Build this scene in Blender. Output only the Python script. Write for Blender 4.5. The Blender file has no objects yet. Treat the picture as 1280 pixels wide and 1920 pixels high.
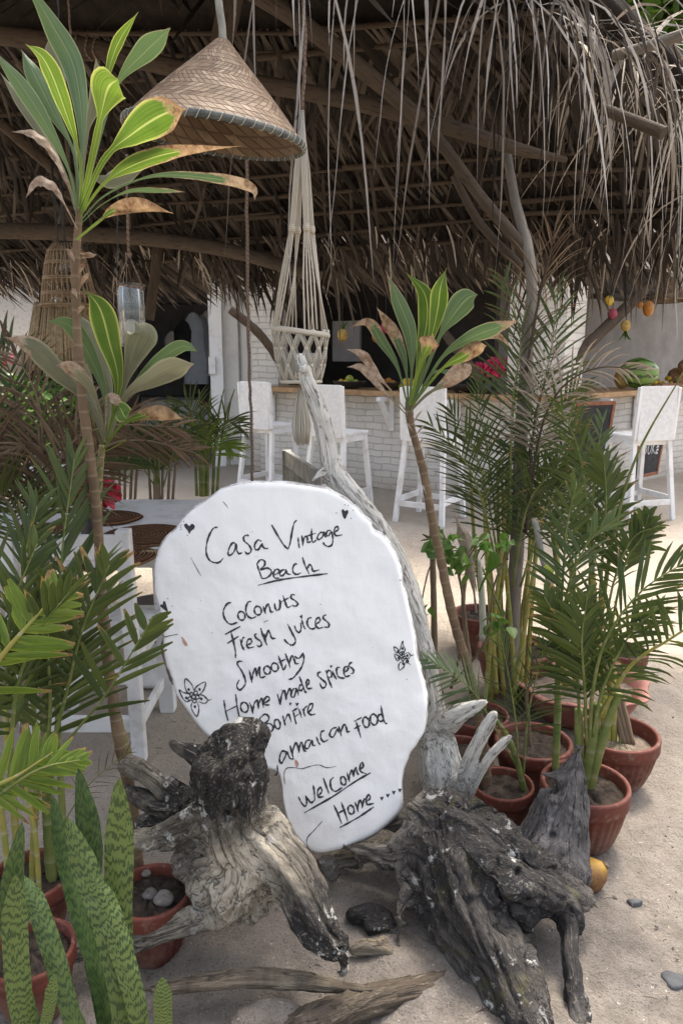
import bpy, bmesh, math, random
import numpy as np
from mathutils import Vector, Matrix
R_=math.radians; PI=math.pi
random.seed(11); RNG=np.random.default_rng(5)
sc=bpy.context.scene; COL=sc.collection
# ---------------------------------------------------------------- camera, world, sun, exposure
FPX=1386.0; PITCH=R_(12.2); CAM=Vector((0,0,1.5))
cp,sp=math.cos(PITCH),math.sin(PITCH)
cam=bpy.data.objects.new("camera",bpy.data.cameras.new("camera")); COL.objects.link(cam); sc.camera=cam
cam.location=CAM; cam.rotation_euler=(PI/2-PITCH,0,0)
cam.data.sensor_fit='VERTICAL'; cam.data.sensor_height=36; cam.data.lens=36*FPX/1920
cam.data.clip_start=.05; cam.data.clip_end=1000
SUN_EL,SUN_AZ=R_(62),R_(28)          # azimuth clockwise from +Y: high, beyond the roof and a little right
w=bpy.data.worlds.new("World"); sc.world=w; w.use_nodes=True
nt=w.node_tree; bg=nt.nodes['Background']; sky=nt.nodes.new('ShaderNodeTexSky'); sky.sky_type='NISHITA'
sky.sun_disc=False; sky.sun_elevation=SUN_EL; sky.sun_rotation=SUN_AZ; sky.dust_density=6; sky.air_density=1.0; sky.ozone_density=.6
hs=nt.nodes.new('ShaderNodeHueSaturation'); hs.inputs['Saturation'].default_value=.6   # hazy white sky
nt.links.new(sky.outputs[0],hs.inputs['Color']); nt.links.new(hs.outputs[0],bg.inputs[0]); bg.inputs[1].default_value=.15
sl=bpy.data.lights.new("sun",'SUN'); sl.energy=1.9; sl.angle=R_(12); sl.color=(1,.93,.82)
so=bpy.data.objects.new("sun",sl); COL.objects.link(so)
sdir=Vector((math.sin(SUN_AZ)*math.cos(SUN_EL),math.cos(SUN_AZ)*math.cos(SUN_EL),math.sin(SUN_EL)))
so.rotation_euler=sdir.to_track_quat('Z','Y').to_euler(); so.location=sdir*20
sc.view_settings.view_transform='Standard'; sc.view_settings.look='None'; sc.view_settings.gamma=1
sc.view_settings.exposure=1.72
sc.cycles.max_bounces=8; sc.cycles.transparent_max_bounces=12; sc.cycles.diffuse_bounces=4
# ---------------------------------------------------------------- helpers
def ray(px,py):
    u=(px-640)/FPX; v=(py-960)/FPX
    return Vector((u,cp-v*sp,-sp-v*cp))
def P(px,py,Y):                        # the point of the place seen at (px,py) of the photograph, Y metres ahead
    d=ray(px,py); return CAM+d*(Y/d.y)
def G(px,py,z=0.):
    d=ray(px,py); return CAM+d*((z-CAM.z)/d.z)
def RP(r,px,py,Y): return r/FPX*Y/ray(px,py).y   # a length of r pixels at that place in metres
def V(*a): return Vector(a)
def spl(pts,k=6):                      # Catmull-Rom through tuples of any size
    p=[np.array(q,float) for q in pts]
    if len(p)<3: return [p[0]+(p[1]-p[0])*i/k for i in range(k+1)]
    p=[2*p[0]-p[1]]+p+[2*p[-1]-p[-2]]; out=[]
    for i in range(1,len(p)-2):
        a,b,c,d=p[i-1:i+3]
        for j in range(k):
            t=j/k; out.append(.5*((2*b)+(-a+c)*t+(2*a-5*b+4*c-d)*t*t+(-a+3*b-3*c+d)*t**3))
    out.append(p[-2]); return out
def hsh(ix,iy,iz):
    h=(ix*374761393+iy*668265263+iz*1274126177)&0xffffffff
    h=((h^(h>>13))*1103515245)&0xffffffff; h=h^(h>>16)
    return (h&0xffff)/32767.5-1
def vnoise(p):
    p=np.asarray(p,float); i=np.floor(p).astype(np.int64); f=p-i; f=f*f*(3-2*f); r=0
    for dx in (0,1):
        for dy in (0,1):
            for dz in (0,1):
                wt=(f[:,0] if dx else 1-f[:,0])*(f[:,1] if dy else 1-f[:,1])*(f[:,2] if dz else 1-f[:,2])
                r=r+wt*hsh(i[:,0]+dx,i[:,1]+dy,i[:,2]+dz)
    return r
def fbm(p,o=4):
    p=np.asarray(p,float); r=0; a=1; s=0
    for k in range(o): r=r+a*vnoise(p*2**k+17.3*k); s+=a; a*=.5
    return r/s
def wloc(o):
    v=Vector((0,0,0))
    while o: v=v+o.location; o=o.parent
    return v
def tag(o,label=None,cat=None,group=None,kind=None):
    if label: o['label']=label
    if cat: o['category']=cat
    if group: o['group']=group
    if kind: o['kind']=kind
    return o
def thing(name,label,cat,loc=(0,0,0),group=None):
    o=bpy.data.objects.new(name,None); COL.objects.link(o); o.location=loc; o.empty_display_size=.1
    return tag(o,label,cat,group)
def copy_tree(o,parent=None):
    c=o.copy(); COL.objects.link(c)
    if parent: c.parent=parent
    for ch in list(o.children): copy_tree(ch,c)
    return c
class MB:
    def __init__(s): s.v=[];s.f=[];s.lf=[];s.dv=[];s.cur=((0,0,0),0)
    def add(s,v,lf=None,dv=None):
        s.v.append((v[0],v[1],v[2])); s.lf.append(lf if lf else s.cur[0]); s.dv.append(s.cur[1] if dv is None else dv); return len(s.v)-1
    def box(s,c,sz,M=None,bev=0):      # M: rotation matrix
        c=Vector(c); hx,hy,hz=[q/2 for q in sz]; b=min(bev,hx*.9,hy*.9,hz*.9)
        if b<=0:
            k=[s.add(c+((M@V(x,y,z)) if M else V(x,y,z))) for x in(-hx,hx) for y in(-hy,hy) for z in(-hz,hz)]
            for q in((0,1,3,2),(4,6,7,5),(0,4,5,1),(2,3,7,6),(0,2,6,4),(1,5,7,3)): s.f.append([k[i] for i in q])
            return
        bm=bmesh.new(); bmesh.ops.create_cube(bm,size=1)
        for v in bm.verts: v.co=V(v.co.x*2*hx,v.co.y*2*hy,v.co.z*2*hz)
        bmesh.ops.bevel(bm,geom=bm.edges[:],offset=b,segments=2,affect='EDGES',profile=.5)
        bm.verts.index_update(); n=len(s.v)
        for v in bm.verts: s.add(c+((M@v.co) if M else v.co))
        for f in bm.faces: s.f.append([n+v.index for v in f.verts])
        bm.free()
    def bar(s,a,b,w,h,bev=.003,up=(0,0,1)):
        a=Vector(a);b=Vector(b);d=(b-a);L=d.length;d.normalize();up=Vector(up)
        if abs(d.dot(up))>.98: up=V(0,1,0)
        x=d.cross(up).normalized(); y=x.cross(d).normalized()
        M=Matrix((x,d,y)).transposed(); s.box((a+b)/2,(w,L,h),M,bev)
    def tube(s,pts,rad,n=8,wob=0,cap=True):
        pts=[Vector(p) for p in pts]; m=len(pts)
        if not hasattr(rad,'__len__'): rad=[rad]*m
        t=(pts[1]-pts[0]).normalized(); a=t.orthogonal().normalized(); base=len(s.v); L=0
        for i,p in enumerate(pts):
            if i: L+=(p-pts[i-1]).length
            t=(pts[min(i+1,m-1)]-pts[max(i-1,0)])
            if t.length<1e-9: t=V(0,0,1)
            t.normalize(); a=(a-t*a.dot(t)).normalized(); b=t.cross(a)
            for k in range(n):
                th=2*PI*k/n; r=rad[i]*(1+(random.uniform(-wob,wob) if wob else 0))
                s.add(p+(a*math.cos(th)+b*math.sin(th))*r,lf=(k/n,L,s.cur[0][2]))
        for i in range(m-1):
            for k in range(n):
                q=base+i*n; s.f.append((q+k,q+(k+1)%n,q+n+(k+1)%n,q+n+k))
        if cap:
            s.f.append([base+k for k in reversed(range(n))]); s.f.append([base+(m-1)*n+k for k in range(n)])
    def lathe(s,prof,c=(0,0,0),n=32,flute=None,M=None,close=False):
        c=Vector(c); base=len(s.v); m=len(prof); L=0
        for i,(r,z) in enumerate(prof):
            if i: L+=math.hypot(r-prof[i-1][0],z-prof[i-1][1])
            for k in range(n):
                th=2*PI*k/n; rr=r*(flute(i,th) if flute else 1)
                p=V(rr*math.cos(th),rr*math.sin(th),z); s.add(c+((M@p) if M else p),lf=(k/n,L,s.cur[0][2]))
        for i in range(m-1):
            for k in range(n):
                q=base+i*n; s.f.append((q+k,q+(k+1)%n,q+n+(k+1)%n,q+n+k))
        if close:
            s.f.append([base+k for k in reversed(range(n))]); s.f.append([base+(m-1)*n+k for k in range(n)])
    def strap(s,pts,wid,side,fold=.25,dry=0,rnd=None,ac=(-1,-.5,0,.5,1),curl=0,wave=0):
        # a leaf: pts Vectors, wid half widths, side a vector per point
        rnd=random.random() if rnd is None else rnd; m=len(pts); base=len(s.v); n=len(ac); ph=random.uniform(0,6)
        for i,p in enumerate(pts):
            t=(pts[min(i+1,m-1)]-pts[max(i-1,0)]).normalized(); sd=side[i]-t*side[i].dot(t)
            sd=sd.normalized() if sd.length>1e-6 else t.orthogonal().normalized(); nn=sd.cross(t)
            for x in ac:
                wv=wave*math.sin(i*1.3+ph+(2 if x>0 else 0))*abs(x)
                s.add(p+sd*(x*wid[i])+nn*(abs(x)*fold*wid[i]+curl*wid[i]*x*x+wv*wid[i]),lf=(x,i/(m-1),rnd),dv=dry)
        for i in range(m-1):
            for k in range(n-1):
                q=base+i*n+k; s.f.append((q,q+1,q+n+1,q+n))
    def build(s,name,mat,parent=None,loc=None,smooth=True,auto=None):
        me=bpy.data.meshes.new(name)
        off=wloc(parent) if parent else Vector(loc if loc is not None else (0,0,0))
        me.from_pydata([(a-off.x,b-off.y,c-off.z) for a,b,c in s.v],[],s.f)
        if any(f for f in s.lf if f!=(0,0,0)):
            at=me.attributes.new('lf','FLOAT_VECTOR','POINT'); at.data.foreach_set('vector',np.array(s.lf,float).ravel())
        if any(s.dv):
            at=me.attributes.new('dv','FLOAT','POINT'); at.data.foreach_set('value',np.array(s.dv,float))
        me.materials.append(mat)
        if smooth:
            me.polygons.foreach_set('use_smooth',[True]*len(me.polygons))
            if auto: me.set_sharp_from_angle(angle=R_(auto))
        me.update()
        o=bpy.data.objects.new(name,me); COL.objects.link(o)
        if parent: o.parent=parent
        else: o.location=off
        return o
# ---------------------------------------------------------------- materials
class N:
    def __init__(s,name,rough=.7,spec=.3):
        s.m=bpy.data.materials.new(name); s.m.use_nodes=True; s.t=s.m.node_tree; s.p=s.t.nodes['Principled BSDF']
        s.p.inputs['Roughness'].default_value=rough; s.p.inputs['Specular IOR Level'].default_value=spec
        s.out=s.t.nodes['Material Output']
    def n(s,ty,**kw):
        x=s.t.nodes.new('ShaderNode'+ty)
        for k,v in kw.items(): setattr(x,k,v)
        return x
    def l(s,a,b): s.t.links.new(a,b)
    def coord(s,kind='Object',scale=(1,1,1),rnd=False):
        c=s.n('TexCoord').outputs[kind]
        m=s.n('Mapping'); m.inputs['Scale'].default_value=scale; s.l(c,m.inputs['Vector'])
        if rnd:
            oi=s.n('ObjectInfo'); mu=s.n('VectorMath',operation='SCALE'); cx=s.n('CombineXYZ')
            for i in range(3): s.l(oi.outputs['Random'],cx.inputs[i])
            mu.inputs['Scale'].default_value=37; s.l(cx.outputs[0],mu.inputs[0]); s.l(mu.outputs[0],m.inputs['Location'])
        return m.outputs[0]
    def attr(s,name='lf',scale=None):
        a=s.n('Attribute',attribute_name=name)
        if scale is None: return a
        m=s.n('Mapping'); m.inputs['Scale'].default_value=scale; s.l(a.outputs['Vector'],m.inputs['Vector']); return m.outputs[0]
    def noise(s,vec,scale,det=4,rough=.6,dist=0):
        x=s.n('TexNoise'); x.inputs['Scale'].default_value=scale; x.inputs['Detail'].default_value=det
        x.inputs['Roughness'].default_value=rough; x.inputs['Distortion'].default_value=dist
        if vec is not None: s.l(vec,x.inputs['Vector'])
        return x.outputs['Fac']
    def ramp(s,fac,stops):
        x=s.n('ValToRGB'); e=x.color_ramp.elements
        while len(e)<len(stops): e.new(.5)
        for k,(p,c) in enumerate(stops):
            e[k].position=p; e[k].color=(c,c,c,1) if not hasattr(c,'__len__') else (*c,1)
        s.l(fac,x.inputs['Fac']); return x.outputs['Color']
    def mix(s,fac,a,b,mode='MIX'):
        x=s.n('Mix',data_type='RGBA',blend_type=mode)
        for sock,v in((x.inputs[0],fac),(x.inputs[6],a),(x.inputs[7],b)):
            if hasattr(v,'default_value'): s.l(v,sock)
            elif hasattr(v,'__len__'): sock.default_value=(*v,1)
            else: sock.default_value=v
        return x.outputs[2]
    def math(s,op,a,b=0,c=None):
        x=s.n('Math',operation=op)
        for i,v in enumerate((a,b,c)):
            if v is None: continue
            if hasattr(v,'default_value'): s.l(v,x.inputs[i])
            else: x.inputs[i].default_value=v
        return x.outputs[0]
    def col(s,c):
        if hasattr(c,'default_value'): s.l(c,s.p.inputs['Base Color'])
        else: s.p.inputs['Base Color'].default_value=(*c,1)
        return s
    def bump(s,h,dist=.003,st=.6):
        b=s.n('Bump'); b.inputs['Distance'].default_value=dist; b.inputs['Strength'].default_value=st
        s.l(h,b.inputs['Height']); s.l(b.outputs[0],s.p.inputs['Normal']); return s
    def trans(s,fac,colr):
        tr=s.n('BsdfTranslucent'); mx=s.n('MixShader'); mx.inputs[0].default_value=fac
        if hasattr(colr,'default_value'): s.l(colr,tr.inputs[0])
        else: tr.inputs[0].default_value=(*colr,1)
        s.l(s.p.outputs[0],mx.inputs[1]); s.l(tr.outputs[0],mx.inputs[2]); s.l(mx.outputs[0],s.out.inputs[0]); return s
def simple(name,a,b,scale=8,rough=.7,bump=.002,bs=40,spec=.3,lo=.35,hi=.65,rnd=True):
    k=N(name,rough,spec); c=k.coord(rnd=rnd)
    k.col(k.ramp(k.noise(c,scale,5,.65),[(lo,a),(hi,b)]))
    if bump: k.bump(k.noise(c,bs,5,.7),bump)
    return k.m
def leafmat(name,g1,g2,edge,dryc,dry2,tr=.3,vein=26,rough=.5,edgew=(.72,.95),mid=None):
    k=N(name,rough,.4); a=k.attr(); s=k.n('SeparateXYZ'); k.l(a.outputs['Vector'],s.inputs[0])
    x,y,r=s.outputs; ax=k.math('ABSOLUTE',x); ob=k.coord()
    c=k.mix(r,g1,g2); nz=k.noise(ob,9,4,.6)
    c=k.mix(k.ramp(nz,[(.3,0),(.7,.35)]),c,tuple(min(1,q*1.5) for q in g2))
    vv=k.noise(k.attr('lf',(vein/2,1.2,3)),1,2,.5)
    c=k.mix(k.ramp(vv,[(.36,.4),(.56,0)]),c,tuple(q*.5 for q in g1)); c=k.mix(k.ramp(vv,[(.58,0),(.75,.2)]),c,edge)
    c=k.mix(k.ramp(ax,[(edgew[0],0),(edgew[1],1)]),c,edge)
    if mid: c=k.mix(k.ramp(ax,[(.02,.8),(.09,0)]),c,mid)
    d=k.attr('dv'); n2=k.noise(ob,13,6,.75)
    e=k.math('ADD',k.math('MULTIPLY_ADD',n2,.6,y),k.math('MULTIPLY',k.math('POWER',ax,3),.22)); e=k.math('ADD',e,k.math('SUBTRACT',d.outputs['Fac'],1.36))
    c=k.mix(k.ramp(e,[(.0,0),(.025,.6),(.05,0)]),c,tuple(q*1.0 for q in dry2))
    dc=k.ramp(k.noise(ob,45,5,.75),[(.35,dryc),(.62,dry2)])
    c=k.mix(k.ramp(e,[(.02,0),(.06,1)]),c,dc)
    k.col(c); k.bump(vv,.002,.5)
    if tr: k.trans(tr,k.mix(.5,c,c,'MULTIPLY') if False else c)
    return k.m
def driftmat(name,dark,mid,pale,t1=(.38,.5),lich=.6,lcol=(.62,.6,.56),moss=0,fs=90):
    k=N(name,.85,.2); c=k.coord(); fb=k.attr('fib').outputs['Vector']
    z=k.attr('hd').outputs['Fac']      # 0 cream old wood .. 1 charred black wood, a property of the log itself
    n1=k.noise(c,7,6,.65,.6); f1=k.noise(fb,fs,5,.7); f2=k.noise(fb,fs*3.1,4,.65)
    b=k.math('ADD',k.math('SUBTRACT',n1,.5),z)
    col=k.ramp(b,[(.12,pale),(.42,mid),(.66,dark)])
    col=k.mix(k.ramp(f1,[(.36,.6),(.48,0)]),col,tuple(q*.4 for q in mid))
    f3=k.noise(fb,fs*.45,3,.6); col=k.mix(k.ramp(k.math('ABSOLUTE',k.math('SUBTRACT',f3,.5)),[(.0,.8),(.010,.7),(.022,0)]),col,tuple(q*.16 for q in mid))
    col=k.mix(k.ramp(f2,[(.55,0),(.75,.45)]),col,tuple(min(1,q*1.25) for q in pale))
    if moss: col=k.mix(k.ramp(k.noise(c,11,5,.6),[(.56,0),(.68,moss)]),col,(.09,.085,.03))
    l1=k.noise(c,26,6,.72,.4); l2=k.noise(c,6,3,.5)
    lm=k.math('MULTIPLY',k.ramp(l1,[(lich,0),(lich+.05,1)]),k.ramp(l2,[(.42,0),(.55,1)]))
    col=k.mix(lm,col,lcol)
    col=k.mix(k.ramp(k.noise(c,60,4,.7),[(.62,0),(.7,.7)]),col,tuple(q*.3 for q in dark))
    k.col(col)
    h=k.math('ADD',k.math('MULTIPLY',f1,1.0),k.math('MULTIPLY_ADD',f2,.6,k.math('MULTIPLY',l1,.18))); k.bump(h,.014,1.0)
    return k.m
# ---------------------------------------------------------------- material library
def sandmat():
    k=N('sand',.95,.1); c=k.coord(); sx=k.n('SeparateXYZ'); k.l(c,sx.inputs[0])
    n1=k.noise(c,1.3,5,.6); n2=k.noise(c,14,6,.7); n3=k.noise(c,170,4,.75)
    a=k.ramp(n1,[(.3,(.39,.33,.265)),(.7,(.49,.425,.35))])
    d=k.ramp(n2,[(.3,(.165,.143,.12)),(.7,(.33,.29,.25))])         # darker sand tone, blended in towards the camera
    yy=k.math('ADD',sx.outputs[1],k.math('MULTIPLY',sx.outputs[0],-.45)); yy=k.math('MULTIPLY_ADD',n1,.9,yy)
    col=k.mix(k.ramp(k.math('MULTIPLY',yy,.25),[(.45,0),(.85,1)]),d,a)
    col=k.mix(k.ramp(n2,[(.55,0),(.75,.25)]),col,(.17,.13,.1))
    col=k.mix(k.ramp(n3,[(.34,.75),(.46,0)]),col,(.09,.075,.06))
    col=k.mix(k.ramp(k.noise(c,90,3,.6),[(.66,0),(.72,.7)]),col,(.62,.55,.47))
    col=k.mix(k.ramp(k.noise(c,24,4,.6),[(.70,0),(.76,.6)]),col,(.10,.08,.06))
    k.col(col)
    h=k.math('MULTIPLY_ADD',n2,1.0,k.math('MULTIPLY_ADD',n3,.45,k.math('MULTIPLY',k.noise(c,48,4,.65),.6))); k.bump(h,.022,1.0); return k.m
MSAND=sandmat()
def brickmat(name,paint,mort,sc_=1,dirt=(.35,.28,.2)):
    k=N(name,.75,.2); tc=k.n('TexCoord'); s=k.n('SeparateXYZ'); k.l(tc.outputs['Object'],s.inputs[0])
    cx=k.n('CombineXYZ'); k.l(s.outputs[0],cx.inputs[0]); k.l(s.outputs[2],cx.inputs[1]); v=cx.outputs[0]
    wob=k.n('Mix',data_type='VECTOR'); wob.inputs[0].default_value=.06
    nn=k.n('TexNoise'); nn.inputs['Scale'].default_value=5; k.l(v,nn.inputs['Vector'])
    va=k.n('VectorMath',operation='MULTIPLY_ADD'); k.l(nn.outputs['Color'],va.inputs[0]); va.inputs[1].default_value=(.05,.045,0); k.l(v,va.inputs[2])
    b=k.n('TexBrick'); k.l(va.outputs[0],b.inputs['Vector']); b.inputs['Scale'].default_value=1
    b.inputs['Brick Width'].default_value=.23*sc_; b.inputs['Row Height'].default_value=.075*sc_; b.inputs['Mortar Size'].default_value=.007; b.inputs['Mortar Smooth'].default_value=.5
    b.inputs['Color1'].default_value=(*paint,1); b.inputs['Color2'].default_value=(*[q*.9 for q in paint],1); b.inputs['Mortar'].default_value=(*mort,1)
    n1=k.noise(tc.outputs['Object'],3,5,.65)
    col=k.mix(k.ramp(n1,[(.5,0),(.8,.5)]),b.outputs['Color'],dirt)
    col=k.mix(k.ramp(s.outputs[2],[(.02,.5),(.3,0)]),col,dirt)
    k.col(col); n2=k.noise(tc.outputs['Object'],40,4,.7)
    h=k.math('MULTIPLY_ADD',b.outputs['Fac'],-1.2,k.math('MULTIPLY',n2,.5)); k.bump(h,.01,.8); return k.m
MBRICK=brickmat('white painted brick',(.70,.66,.59),(.55,.51,.45))
MWALL=simple('white plaster',(.56,.53,.48),(.72,.70,.66),2.5,.8,.002,30,lo=.3,hi=.55)
MGREYWALL=simple('grey plaster',(.17,.16,.15),(.23,.22,.21),3,.85,.002,30)
MPAINT=simple('white painted wood',(.58,.555,.52),(.80,.79,.77),6,.55,.0015,60,.35,.28,.5)
MCHAIR=simple('chalky white chair paint',(.50,.47,.43),(.74,.73,.71),7,.6,.0015,60,.3,.28,.52)
MCANVAS=simple('white sling canvas',(.66,.65,.63),(.78,.77,.755),30,.8,.001,300,.2)
MGREYWOOD=simple('grey weathered wood',(.20,.19,.16),(.34,.33,.29),14,.8,.002,60)
MCOUNTER=simple('oiled counter wood',(.30,.17,.08),(.48,.30,.15),10,.5,.001,60)
def polemat(name,a,b,c3):
    k=N(name,.85,.15); f=k.attr('lf',(9,5,1)); c=k.coord(rnd=True)
    n1=k.noise(f,3,5,.65); n2=k.noise(c,7,4,.6)
    col=k.mix(n2,a,b); col=k.mix(k.ramp(n1,[(.52,0),(.68,.8)]),col,c3); k.col(col); k.bump(n1,.006,.7); return k.m
MPOLE=polemat('rough roof pole',(.06,.043,.03),(.12,.09,.064),(.028,.02,.014))
MPOST=polemat('grey weathered post',(.15,.13,.105),(.29,.255,.215),(.10,.085,.07))
MTRUNK=polemat('brown bark',(.15,.105,.07),(.26,.19,.12),(.07,.05,.03))
MSTEM=leafmat  # placeholder overwritten below
def stemmat(name,a,b,ring,sc_=26):
    k=N(name,.7,.25); f=k.attr('lf',(0.6,1,1)); s=k.n('SeparateXYZ'); k.l(k.attr().outputs['Vector'],s.inputs[0])
    n2=k.noise(k.coord(),16,4,.6); col=k.mix(k.ramp(n2,[(.35,0),(.65,1)]),a,b)
    wv=k.math('FRACT',k.math('MULTIPLY_ADD',k.noise(k.coord(),6,2,.5),.5,k.math('MULTIPLY',s.outputs[1],sc_)))
    col=k.mix(k.ramp(wv,[(.0,.9),(.14,.2),(.2,0)]),col,ring); k.col(col); k.bump(wv,.004,.6); return k.m
MSTEM=stemmat('ringed plant stem',(.105,.07,.042),(.175,.12,.07),(.23,.175,.115))
MSTEM2=stemmat('green ringed stem',(.13,.12,.045),(.19,.14,.07),(.33,.26,.15),34)
MCANE=stemmat('yellow green palm cane',(.22,.24,.055),(.33,.27,.07),(.36,.33,.2),14)
MCANEG=stemmat('green palm cane',(.10,.14,.035),(.19,.20,.06),(.24,.24,.12),10)
MTHATCH=None
def thatchmat(name,a,b,c3,dark=.5,tr=.12):
    k=N(name,.75,.25); s=k.n('SeparateXYZ'); k.l(k.attr().outputs['Vector'],s.inputs[0]); x,y,r=s.outputs
    rr=k.n('TexWhiteNoise',noise_dimensions='1D'); k.l(k.math('MULTIPLY',r,91.7),rr.inputs['W'])
    col=k.ramp(rr.outputs['Value'],[(.0,a),(.5,b),(1,c3)])
    n1=k.noise(k.attr('lf',(9,1.5,40)),1.5,4,.6); col=k.mix(k.ramp(n1,[(.38,dark),(.62,0)]),col,tuple(q*.3 for q in a))
    n2=k.noise(k.coord(),34,4,.7); col=k.mix(k.ramp(n2,[(.58,0),(.68,.75)]),col,(.035,.028,.022))
    k.col(col); k.bump(n1,.002,.6)
    if tr: k.trans(tr,col)
    return k.m
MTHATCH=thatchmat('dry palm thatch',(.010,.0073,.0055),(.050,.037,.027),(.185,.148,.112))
MTHATCHG=thatchmat('sun bleached palm strips',(.22,.18,.145),(.50,.45,.40),(.80,.77,.73),.55,.22)
MTHATCHB=thatchmat('pale straw thatch',(.40,.33,.25),(.56,.48,.38),(.70,.63,.53),.4)
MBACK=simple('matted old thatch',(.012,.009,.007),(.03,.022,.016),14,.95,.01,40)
MCORDY=leafmat('broad cordyline leaf',(.055,.115,.014),(.13,.20,.024),(.38,.40,.10),(.10,.045,.02),(.36,.24,.13),.42,30,.4,(.80,.97),(.38,.42,.13))
MCORDYD=leafmat('dusty dark cordyline leaf',(.055,.10,.045),(.10,.16,.06),(.24,.28,.13),(.11,.055,.028),(.38,.28,.18),.25,30,.45,(.84,.98),(.20,.25,.11))
MCORDYO=leafmat('old dusty cordyline leaf',(.12,.125,.075),(.19,.185,.11),(.25,.25,.15),(.17,.09,.05),(.42,.33,.24),.2,30,.6)
MPALM=leafmat('palm leaflet',(.022,.042,.010),(.080,.105,.017),(.065,.095,.022),(.13,.055,.03),(.40,.27,.09),.22,8,.5)
MPALMY=leafmat('bright palm leaflet',(.085,.15,.016),(.17,.24,.028),(.24,.29,.05),(.15,.05,.05),(.45,.30,.09),.38,8,.4)
MPALMB=leafmat('blue green palm leaflet',(.045,.075,.028),(.085,.12,.045),(.09,.13,.05),(.15,.08,.05),(.42,.33,.2),.25,8,.45)
MDEAD=thatchmat('dead palm leaflet',(.085,.052,.030),(.155,.10,.06),(.24,.17,.105),.4,.15)
MDEADP=thatchmat('pale dead palm leaflet',(.27,.215,.16),(.38,.31,.24),(.47,.40,.32),.35,.15)
MHERB=leafmat('small shrub leaf',(.05,.12,.02),(.11,.20,.03),(.12,.2,.04),(.2,.12,.04),(.4,.3,.12),.35,6,.4)
MTREE=leafmat('tree leaf',(.04,.10,.015),(.10,.19,.02),(.10,.18,.03),(.2,.12,.04),(.4,.3,.12),.4,6,.4)
def snakemat():
    k=N('snake plant leaf',.42,.4); s=k.n('SeparateXYZ'); k.l(k.attr().outputs['Vector'],s.inputs[0]); x,y,r=s.outputs
    ob=k.coord(); n0=k.noise(ob,38,4,.65); n1=k.noise(k.attr('lf',(1.6,3,11)),2.5,3,.6)
    ph=k.math('MULTIPLY_ADD',k.math('ABSOLUTE',x),-.5,k.math('MULTIPLY_ADD',n1,2.8,k.math('MULTIPLY_ADD',n0,2.0,k.math('MULTIPLY',y,25))))
    wv=k.math('SINE',k.math('MULTIPLY',ph,6.2832))
    lt=k.mix(r,(.045,.082,.022),(.145,.185,.048)); dk=(.014,.036,.011)
    k.col(k.mix(k.ramp(k.math('MULTIPLY_ADD',n0,.9,k.math('MULTIPLY',wv,.5)),[(.54,0),(.70,.88)]),lt,dk)); k.bump(n0,.001,.4); k.trans(.12,lt); return k.m
MSNAKE=snakemat()
def potmat():
    k=N('terracotta',.6,.35); c=k.coord(rnd=True); n1=k.noise(c,9,5,.65); n2=k.noise(c,40,4,.7)
    col=k.ramp(n1,[(.3,(.085,.021,.014)),(.7,(.16,.044,.026))])
    col=k.mix(k.ramp(n2,[(.54,0),(.70,.6)]),col,(.24,.15,.115)); z=k.n('SeparateXYZ'); k.l(k.n('TexCoord').outputs['Object'],z.inputs[0])
    col=k.mix(k.math('MULTIPLY',k.ramp(z.outputs[2],[(.0,1),(.13,0)]),k.ramp(n1,[(.35,0),(.6,.75)])),col,(.27,.2,.155))
    k.col(col); k.bump(n2,.0015,.5); return k.m
MPOT=potmat()
MPOTP=simple('pale pink terracotta',(.25,.095,.07),(.36,.17,.135),9,.6,.0015,50)
MSOIL=simple('potting soil',(.022,.017,.014),(.085,.065,.05),30,.95,.02,55,.15)
MSOILL=simple('pale dry soil',(.16,.125,.095),(.28,.22,.17),30,.95,.02,55,.15)
def signmat():
    k=N('chalky white paint',.62,.3); c=k.coord(); n1=k.noise(c,5,5,.6); n2=k.noise(c,70,5,.7); n3=k.noise(c,26,4,.65)
    col=k.ramp(n1,[(.3,(.75,.735,.70)),(.7,(.82,.805,.775))])
    col=k.mix(k.ramp(n3,[(.69,0),(.74,.5)]),col,(.62,.62,.61))
    col=k.mix(k.ramp(k.noise(c,48,3,.6),[(.745,0),(.76,.85)]),col,(.2,.19,.18))
    k.col(col); br=k.noise(k.coord(scale=(30,6,9)),2.2,4,.6); k.bump(k.math('MULTIPLY_ADD',br,.35,k.math('MULTIPLY_ADD',n3,.7,k.math('MULTIPLY',n2,.22))),.004,.5); return k.m
MSIGN=signmat()
def inkmat():
    k=N('charcoal marker ink',.7,.2); n=k.noise(k.coord(),120,4,.7); k.col(k.ramp(n,[(.3,(.022,.022,.025)),(.75,(.07,.07,.075))])); return k.m
MINK=inkmat()
MCRACK=simple('dark crack',(.06,.045,.04),(.16,.12,.1),60,.9,0)
MRUST=simple('rusty bare wood',(.35,.15,.08),(.6,.42,.33),90,.9,0)
MEDGE=simple('painted bark edge',(.34,.32,.29),(.72,.71,.70),34,.8,.006,60,lo=.38,hi=.55)
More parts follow.
